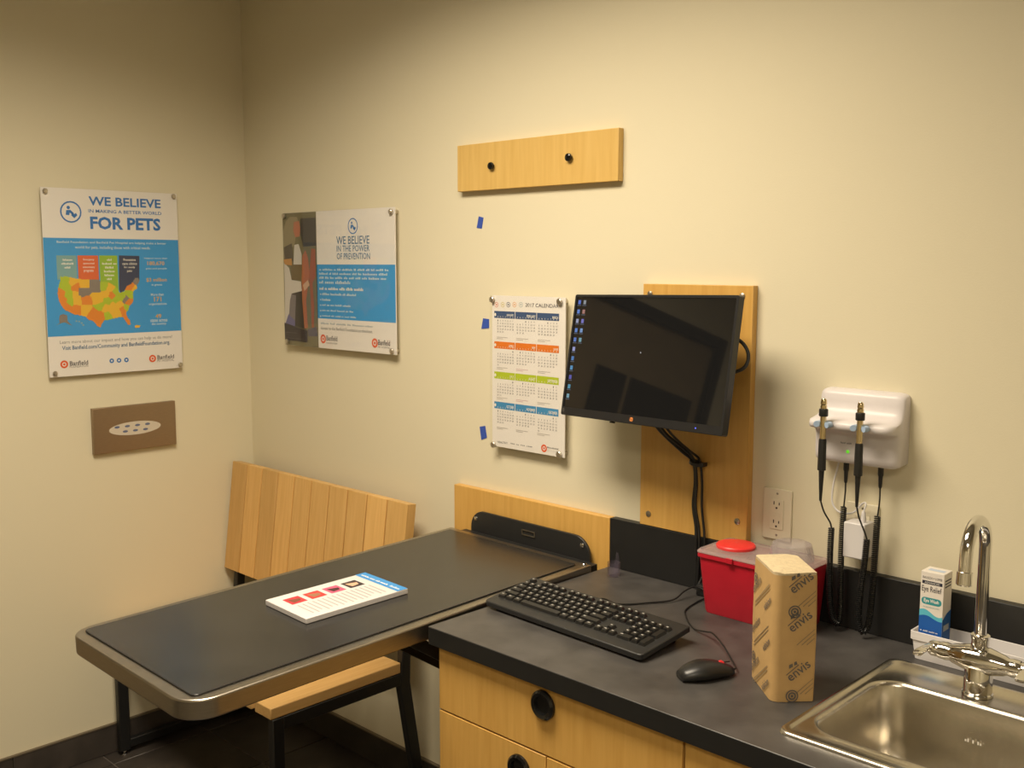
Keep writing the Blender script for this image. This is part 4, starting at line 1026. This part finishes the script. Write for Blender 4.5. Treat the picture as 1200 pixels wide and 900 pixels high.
icc = [(0.10, 0.22, 0.85), (0.12, 0.30, 0.90), (0.45, 0.50, 0.75), (0.12, 0.30, 0.85), (0.10, 0.25, 0.80), (0.45, 0.50, 0.95), (0.08, 0.28, 0.70), (0.10, 0.40, 0.75), (0.12, 0.12, 0.60), (0.10, 0.42, 0.62), (0.25, 0.50, 0.62)]
icc2 = [(0.35, 0.40, 0.45), (0.55, 0.25, 0.22), (0.22, 0.22, 0.75), (0.25, 0.45, 0.85), (0.22, 0.50, 0.60)]
for col_, lst in ((0, icc), (1, icc2)):
    for k, c_rgb in enumerate(lst):
        u, v = -SW/2+0.010+col_*0.0185, SH/2+SCY-0.012-k*0.0232
        pr.rect('desktop_icon', glow('ic%d_%d' % (col_, k), c_rgb, 0.55), u-0.0045, v-0.0055, u+0.0045, v+0.0045, 1, px=False)
        pr.rect('desktop_icon', glow('cap', (0.3, 0.4, 0.6), 0.15), u-0.0070, v-0.0095, u+0.0070, v-0.0075, 1, px=False)
pr.poly('cursor', glow('cursor', (1, 1, 1), 0.4), [(-0.012, 0.018), (-0.012, 0.0135), (-0.0085, 0.0150)], 1, False)
pr.build(scr, (0, 0, 0))
pr = Print((0, 0, 0.0001), (1, 0, 0), (0, 1, 0), (0, 0, 1))
pr.poly('maker_badge', ink('badge_orange', 216, 132, 66), rrect(0.0095, 0.0095, 0.003, 3, -0.012, -MH/2+0.0105), 1, False)
pr.text('maker_badge', ink('badge_dark', 60, 34, 20), 'hp', -0.0155, -MH/2+0.0140, -0.0085, -MH/2+0.0065, 2, px=False)
pr.rect('power_light', glow('led_blue', (0.12, 0.16, 1.0), 1.2), MW/2-0.075, -MH/2+0.0085, MW/2-0.0715, -MH/2+0.0115, 1, px=False)
pr.disc('corner_mark', ink('bezel_mark', 120, 116, 112), -MW/2+0.009, -MH/2+0.0125, 0.0035, 1, ring=0.0026)
pr.build(bz, (0, 0, 0))
MB().box(-0.085, -0.075, -MH/2-0.004, -MH/2-0.0003, -0.014, -0.004).build('menu_button', PLASTIC_BLK, mon, bevel=0.001)
# wall arm behind the monitor
AO = (1.95, -0.02, 1.40)
arm = thing('swivel_bracket', 'black articulated wall arm between the monitor and the maple board', 'bracket', AO)
back = ctr-az*0.047
MB().box(1.905, 1.995, -0.0300, -0.0208, 1.36, 1.50).build('wall_plate', BLACKMETAL, arm, AO, bevel=0.002)
MB().tube([(1.95, -0.0302, 1.43), tuple(back+Vector((0.03, 0.028, 0))), tuple(back+Vector((0.0, 0.012, 0)))], 0.014, 12).build('arm_link', BLACKMETAL, arm, AO)
m = MB(); q = [back+ax*u+ay*v for u, v in rrect(0.11, 0.11, 0.01, 3)]
m.loft([[p-az*0.0005 for p in q], [p-az*0.006 for p in q]]); m.build('mount_plate', BLACKMETAL, arm, AO)
# cables hanging below the monitor, tied at the board
def cable(path, r, label, group=None, mt=CABLE, n=8):
    P = spline(path, n); o = (P[0].x, P[0].y, min(p.z for p in P))
    return tag(MB().tube(P, r, 8).build('monitor_cable', mt, origin=o), label, 'cable', group)
g = 'cables behind the monitor'
cable([(1.898, -0.125, 1.305), (1.915, -0.095, 1.265), (1.946, -0.060, 1.222), (1.962, -0.035, 1.195), (1.966, -0.030, 1.150), (1.962, -0.030, 1.090), (1.972, -0.032, 1.040), (1.976, -0.035, 1.000), (1.976, -0.031, 0.930), (1.972, -0.030, 0.895)], 0.0040, 'left black cable of the bundle hanging below the monitor', g)
cable([(1.918, -0.128, 1.300), (1.934, -0.100, 1.262), (1.957, -0.062, 1.226), (1.970, -0.042, 1.198), (1.975, -0.038, 1.150), (1.975, -0.040, 1.090), (1.984, -0.038, 1.040), (1.988, -0.040, 1.000), (1.986, -0.040, 0.930), (1.984, -0.040, 0.895)], 0.0034, 'middle black cable of the bundle hanging below the monitor', g)
cable([(1.935, -0.130, 1.302), (1.948, -0.098, 1.262), (1.966, -0.058, 1.225), (1.977, -0.031, 1.200), (1.984, -0.029, 1.150), (1.986, -0.030, 1.090), (1.994, -0.031, 1.035), (1.998, -0.033, 1.000), (1.997, -0.031, 0.940), (1.990, -0.052, 0.895)], 0.0030, 'right black cable of the bundle hanging below the monitor', g)
cable([(2.075, -0.100, 1.500), (2.115, -0.092, 1.490), (2.135, -0.090, 1.462), (2.130, -0.100, 1.432), (2.090, -0.118, 1.415)], 0.0042, 'short black cable looping out from the right edge of the monitor', g)
tag(MB().lathe([(0.0155, -0.004), (0.0165, -0.003), (0.0165, 0.003), (0.0155, 0.004)], (1.972, -0.037, 1.193), (0.25, 0, 1), 18).box(1.985, 1.998, -0.046, -0.030, 1.188, 1.197).build('cable_tie', PLASTIC_BLK, origin=(1.972, -0.037, 1.193)),
    'black strap tying the monitor cables together', 'cable tie')

# ================================================================== OUTLETS, CHARGER, DIAGNOSTIC SET
def outlet(xc, zc, label):
    o = (xc, 0, zc-0.0575)
    t = thing('outlet', label, 'outlet', o, group='wall outlets')
    IV = mat('ivory_plate', (0.72, 0.66, 0.50, 1), 0.4)
    MB().prism(rrect(0.0715, 0.116, 0.003, 3, xc, zc), -0.0055, -0.0004, lambda u, v, w: (u, w, v)).build('plate', IV, t, o, bevel=0.0012)
    rc = MB().prism(rrect(0.034, 0.068, 0.002, 3, xc, zc), -0.0075, -0.0056, lambda u, v, w: (u, w, v)).build('receptacle', IV, t, o, bevel=0.0006)
    dk_ = mat('slot_dark', (0.05, 0.035, 0.03, 1), 0.6)
    for dz in (0.021, -0.021):
        for dx, h in ((-0.0065, 0.0075), (0.0065, 0.0060)):
            MB().box(xc+dx-0.0011, xc+dx+0.0011, -0.0079, -0.0074, zc+dz+0.001, zc+dz+0.001+h).build('slot', dk_, rc, o)
        MB().lathe([(0.0024, 0), (0.0024, 0.0004)], (xc, -0.0075, zc+dz-0.006), (0, -1, 0), 10).build('slot', dk_, rc, o)
    for dx in (-0.006, 0.006): MB().box(xc+dx-0.0045, xc+dx+0.0045, -0.0084, -0.0076, zc-0.0035, zc+0.0035).build('test_button', IV, rc, o, bevel=0.0003)
    for dz in (0.0475, -0.0475): MB().lathe([(0.0028, 0), (0.002, 0.0008)], (xc, -0.0055, zc+dz), (0, -1, 0), 10).build('screw', STEEL, t, o)
    return t
outlet(2.1680, 1.0985, 'ivory wall outlet with two empty sockets above the sharps container')
outlet(2.3680, 1.0980, 'ivory wall outlet behind the white charger block')

CHO = (2.3725, -0.031, 1.048)
ch = thing('power_adapter', 'white charger block plugged into the outlet under the wall unit', 'charger', CHO)
MB().box(2.3500, 2.3960, -0.0530, -0.0086, 1.0480, 1.1235).build('block', WHITE_PL, ch, CHO, bevel=0.003, seg=3)
MB().lathe([(0.0055, 0), (0.0060, 0.004), (0.0042, 0.020), (0.0030, 0.024)], (2.384, -0.034, 1.1235), (0, 0, 1), 14).build('strain_relief', WHITE_PL, ch, CHO)
MB().tube(spline([(2.384, -0.034, 1.146), (2.386, -0.030, 1.162), (2.375, -0.022, 1.160), (2.352, -0.018, 1.136), (2.322, -0.016, 1.132), (2.304, -0.014, 1.150), (2.305, -0.014, 1.190), (2.316, -0.016, 1.238)], 8), 0.0020, 8).build('cord', WHITE_PL, ch, CHO)

SX0s, SX1s = 2.2760, 2.4580
STO = ((SX0s+SX1s)/2, 0, 1.244)
st = thing('diagnostic_station', 'white wall unit holding two diagnostic handles above the outlet', 'wall unit', STO)
prof = [(-0.0005, 1.246), (-0.038, 1.244), (-0.046, 1.246), (-0.051, 1.252), (-0.053, 1.262), (-0.053, 1.300), (-0.056, 1.310), (-0.064, 1.316), (-0.080, 1.318), (-0.086, 1.322), (-0.087, 1.330), (-0.083, 1.336), (-0.066, 1.339), (-0.050, 1.342), (-0.040, 1.348), (-0.034, 1.358), (-0.031, 1.372), (-0.030, 1.386), (-0.026, 1.393), (-0.018, 1.396), (-0.0005, 1.397)]
m = MB(); cyp, czp = -0.03, 1.32
def sec(x, k): return [Vector((x, -0.0005+(p[0]+0.0005)*k, czp+(p[1]-czp)*(0.5+0.5*k))) for p in prof]
nx = [(SX0s, 0.84), (SX0s+0.003, 0.93), (SX0s+0.008, 0.985), (SX0s+0.014, 1.0), (SX1s-0.020, 1.0), (SX1s-0.011, 0.97), (SX1s-0.004, 0.90), (SX1s, 0.80)]
m.loft([sec(x, k) for x, k in nx]); m.build('housing', GREY_WHITE, st, STO, angle=50)
MB().lathe([(0.0036, 0), (0.0032, 0.001), (0, 0.0014)], (2.353, -0.0532, 1.271), (0, -1, 0), 14).build('power_light', mat('green_led', (0.05, 0.3, 0.02, 1), 0.3, emit=((0.25, 1.0, 0.05, 1), 0.5)), st, STO)
pr = Print((2.337, -0.0533, 1.287), XW, ZW, NW); pr.join = ('lettering',); pr.greek('lettering', GREYT, [5, 5], 0, 0.0035, 0.024, 0, 1, px=False); pr.build(st, STO)
HX = (2.3195, 2.3985); HYs = -0.0985
for xh in HX:
    m = MB(); n = 14
    arc = [Vector((xh+0.0132*math.cos(a), HYs+0.0132*math.sin(a), 1.3300)) for a in [math.radians(-35+250*k/n) for k in range(n+1)]]
    m.tube(arc, 0.0064, 10); m.build('cradle', RUBBER_BLUE, st, STO)
PLUG = [(2.3400, -0.030), (2.4150, -0.030)]
for k, (xp, yp) in enumerate(PLUG):
    MB().lathe([(0.0058, 0), (0.0058, -0.018), (0.0045, -0.022), (0.0036, -0.042), (0.0026, -0.046)], (xp, yp, 1.2460), (0, 0, 1), 14).build('plug', PLASTIC_BLK, st, STO)
# two handles, each with its coiled cord back to the unit
loops = [[(2.3195, -0.094, 1.172), (2.322, -0.086, 1.145), (2.330, -0.074, 1.122), (2.333, -0.072, 1.110)],
         [(2.3985, -0.094, 1.170), (2.399, -0.086, 1.145), (2.405, -0.070, 1.112), (2.408, -0.066, 1.098)]]
downs = [[(2.333, -0.072, 1.110), (2.333, -0.074, 1.05), (2.335, -0.074, 0.98), (2.339, -0.069, 0.925), (2.346, -0.056, 0.902), (2.346, -0.046, 0.925), (2.342, -0.040, 0.99), (2.339, -0.036, 1.07), (2.340, -0.034, 1.150)],
         [(2.408, -0.066, 1.098), (2.405, -0.068, 1.04), (2.400, -0.070, 0.98), (2.399, -0.068, 0.925), (2.404, -0.060, 0.900), (2.411, -0.050, 0.915), (2.413, -0.042, 0.98), (2.413, -0.037, 1.06), (2.414, -0.034, 1.142)]]
labs = ['left otoscope handle with black grip and coiled cord on the wall unit', 'right otoscope handle with black grip and coiled cord on the wall unit']
for k, xh in enumerate(HX):
    ho = (xh, HYs, 1.172)
    h = thing('otoscope', labs[k], 'medical instrument', ho, group='diagnostic handles on the wall unit')
    dx = 0
    MB().lathe([(0.0062, 1.362), (0.0068, 1.366), (0.0058, 1.370), (0.0066, 1.373), (0.0056, 1.380), (0.0040, 1.383)], (xh, HYs, 0), n=18).build('head', GOLDMETAL, h, ho, angle=25)
    MB().lathe([(0.0085, 1.3465), (0.0093, 1.348), (0.0093, 1.360), (0.0085, 1.3618)], (xh, HYs, 0), n=20).build('collar', PLASTIC_BLK, h, ho)
    MB().lathe([(0.0062, 1.300), (0.0062, 1.3463)], (xh, HYs, 0), n=18).build('neck', GOLDMETAL, h, ho)
    MB().lathe([(0.0070, 1.234), (0.0086, 1.2345), (0.0078, 1.297), (0.0070, 1.2998)], (xh, HYs, 0), n=20).build('grip', PLASTIC_BLK, h, ho)
    MB().lathe([(0.0028, 1.170), (0.0058, 1.2338)], (xh, HYs, 0), n=14).build('strain_relief', PLASTIC_BLK, h, ho)
    MB().tube(spline([(xh, HYs, 1.171)]+loops[k][1:], 6), 0.0018, 8).build('lead', COIL, h, ho)
    # helix round the hanging loop
    P = spline(downs[k], 40); cum = [0.0]
    for a, b in zip(P[:-1], P[1:]): cum.append(cum[-1]+(b-a).length)
    L_ = cum[-1]; turns = int(L_/0.0043); nseg = 9; path = []; idx = 0
    e1 = Vector((1, 0, 0))
    for q in range(turns*nseg+1):
        s = L_*q/(turns*nseg)
        while idx < len(cum)-2 and cum[idx+1] < s: idx += 1
        f_ = (s-cum[idx])/max(cum[idx+1]-cum[idx], 1e-9); p = P[idx].lerp(P[idx+1], f_); t_ = (P[idx+1]-P[idx]).normalized()
        e1 = (e1-t_*e1.dot(t_)).normalized(); e2 = t_.cross(e1); a = 2*math.pi*q/nseg
        path.append(p+(e1*math.cos(a)+e2*math.sin(a))*0.0052)
    MB().tube(path, 0.0019, 5).build('coiled_cord', COIL, h, ho)
    xp, yp = PLUG[k]
    MB().tube(spline([downs[k][-1], (xp, yp, downs[k][-1][2]+0.03), (xp, yp, 1.2015)], 6), 0.0018, 8).build('lead', COIL, h, ho)

# ================================================================== METAL PLATE DISPENSER ON THE LEFT WALL
DXf = 0.018
a_, b_ = onX(108.4, 479.4, DXf), onX(207, 520.4, DXf)
DO = (0, (a_.y+b_.y)/2, b_.z)
dp = thing('bag_dispenser', 'brushed metal box with paw-print oval, on the left wall below the map poster', 'dispenser', DO)
MB().box(0.0005, DXf, a_.y, b_.y, b_.z, a_.z).build('box', mat('bronze_steel', (0.34, 0.25, 0.16, 1), 0.38, 0.75, noise=(60, 0.06), stretch=(1, 1, 10)), dp, DO, bevel=0.0015)
pr = Print((DXf+0.0001, a_.y, b_.z), (0, 1, 0), (0, 0, 1), (1, 0, 0), lambda x, y: onX(x, y, DXf), (90, 460, 5.0))
uc, vc = pr.uv(343, 207); u2, _ = pr.uv(493, 188); u1_, _ = pr.uv(190, 226)
ra = (u2-u1_)/2; rb = 0.0225
tilt = 0.04
el = [(uc+ra*math.cos(2*math.pi*k/32), vc+rb*math.sin(2*math.pi*k/32)) for k in range(32)]
pr.poly('oval_sticker', ink('sticker', 206, 196, 178), el, 1, False)
for k in range(9):
    for r_ in (0, 1):
        u = uc-ra*0.78+ra*1.56*k/8+(0.008 if r_ else 0); v = vc+(0.009 if r_ else -0.008)
        if ((u-uc)/ra)**2+((v-vc)/rb)**2 > 0.72 or (k % 2 == 1): continue
        pr.poly('paw_print', ink('paw_blue', 104, 112, 140), [(u+0.0095*math.cos(a*0.7854), v+0.0042*math.sin(a*0.7854)) for a in range(8)], 2, False)
pr.build(dp, DO)
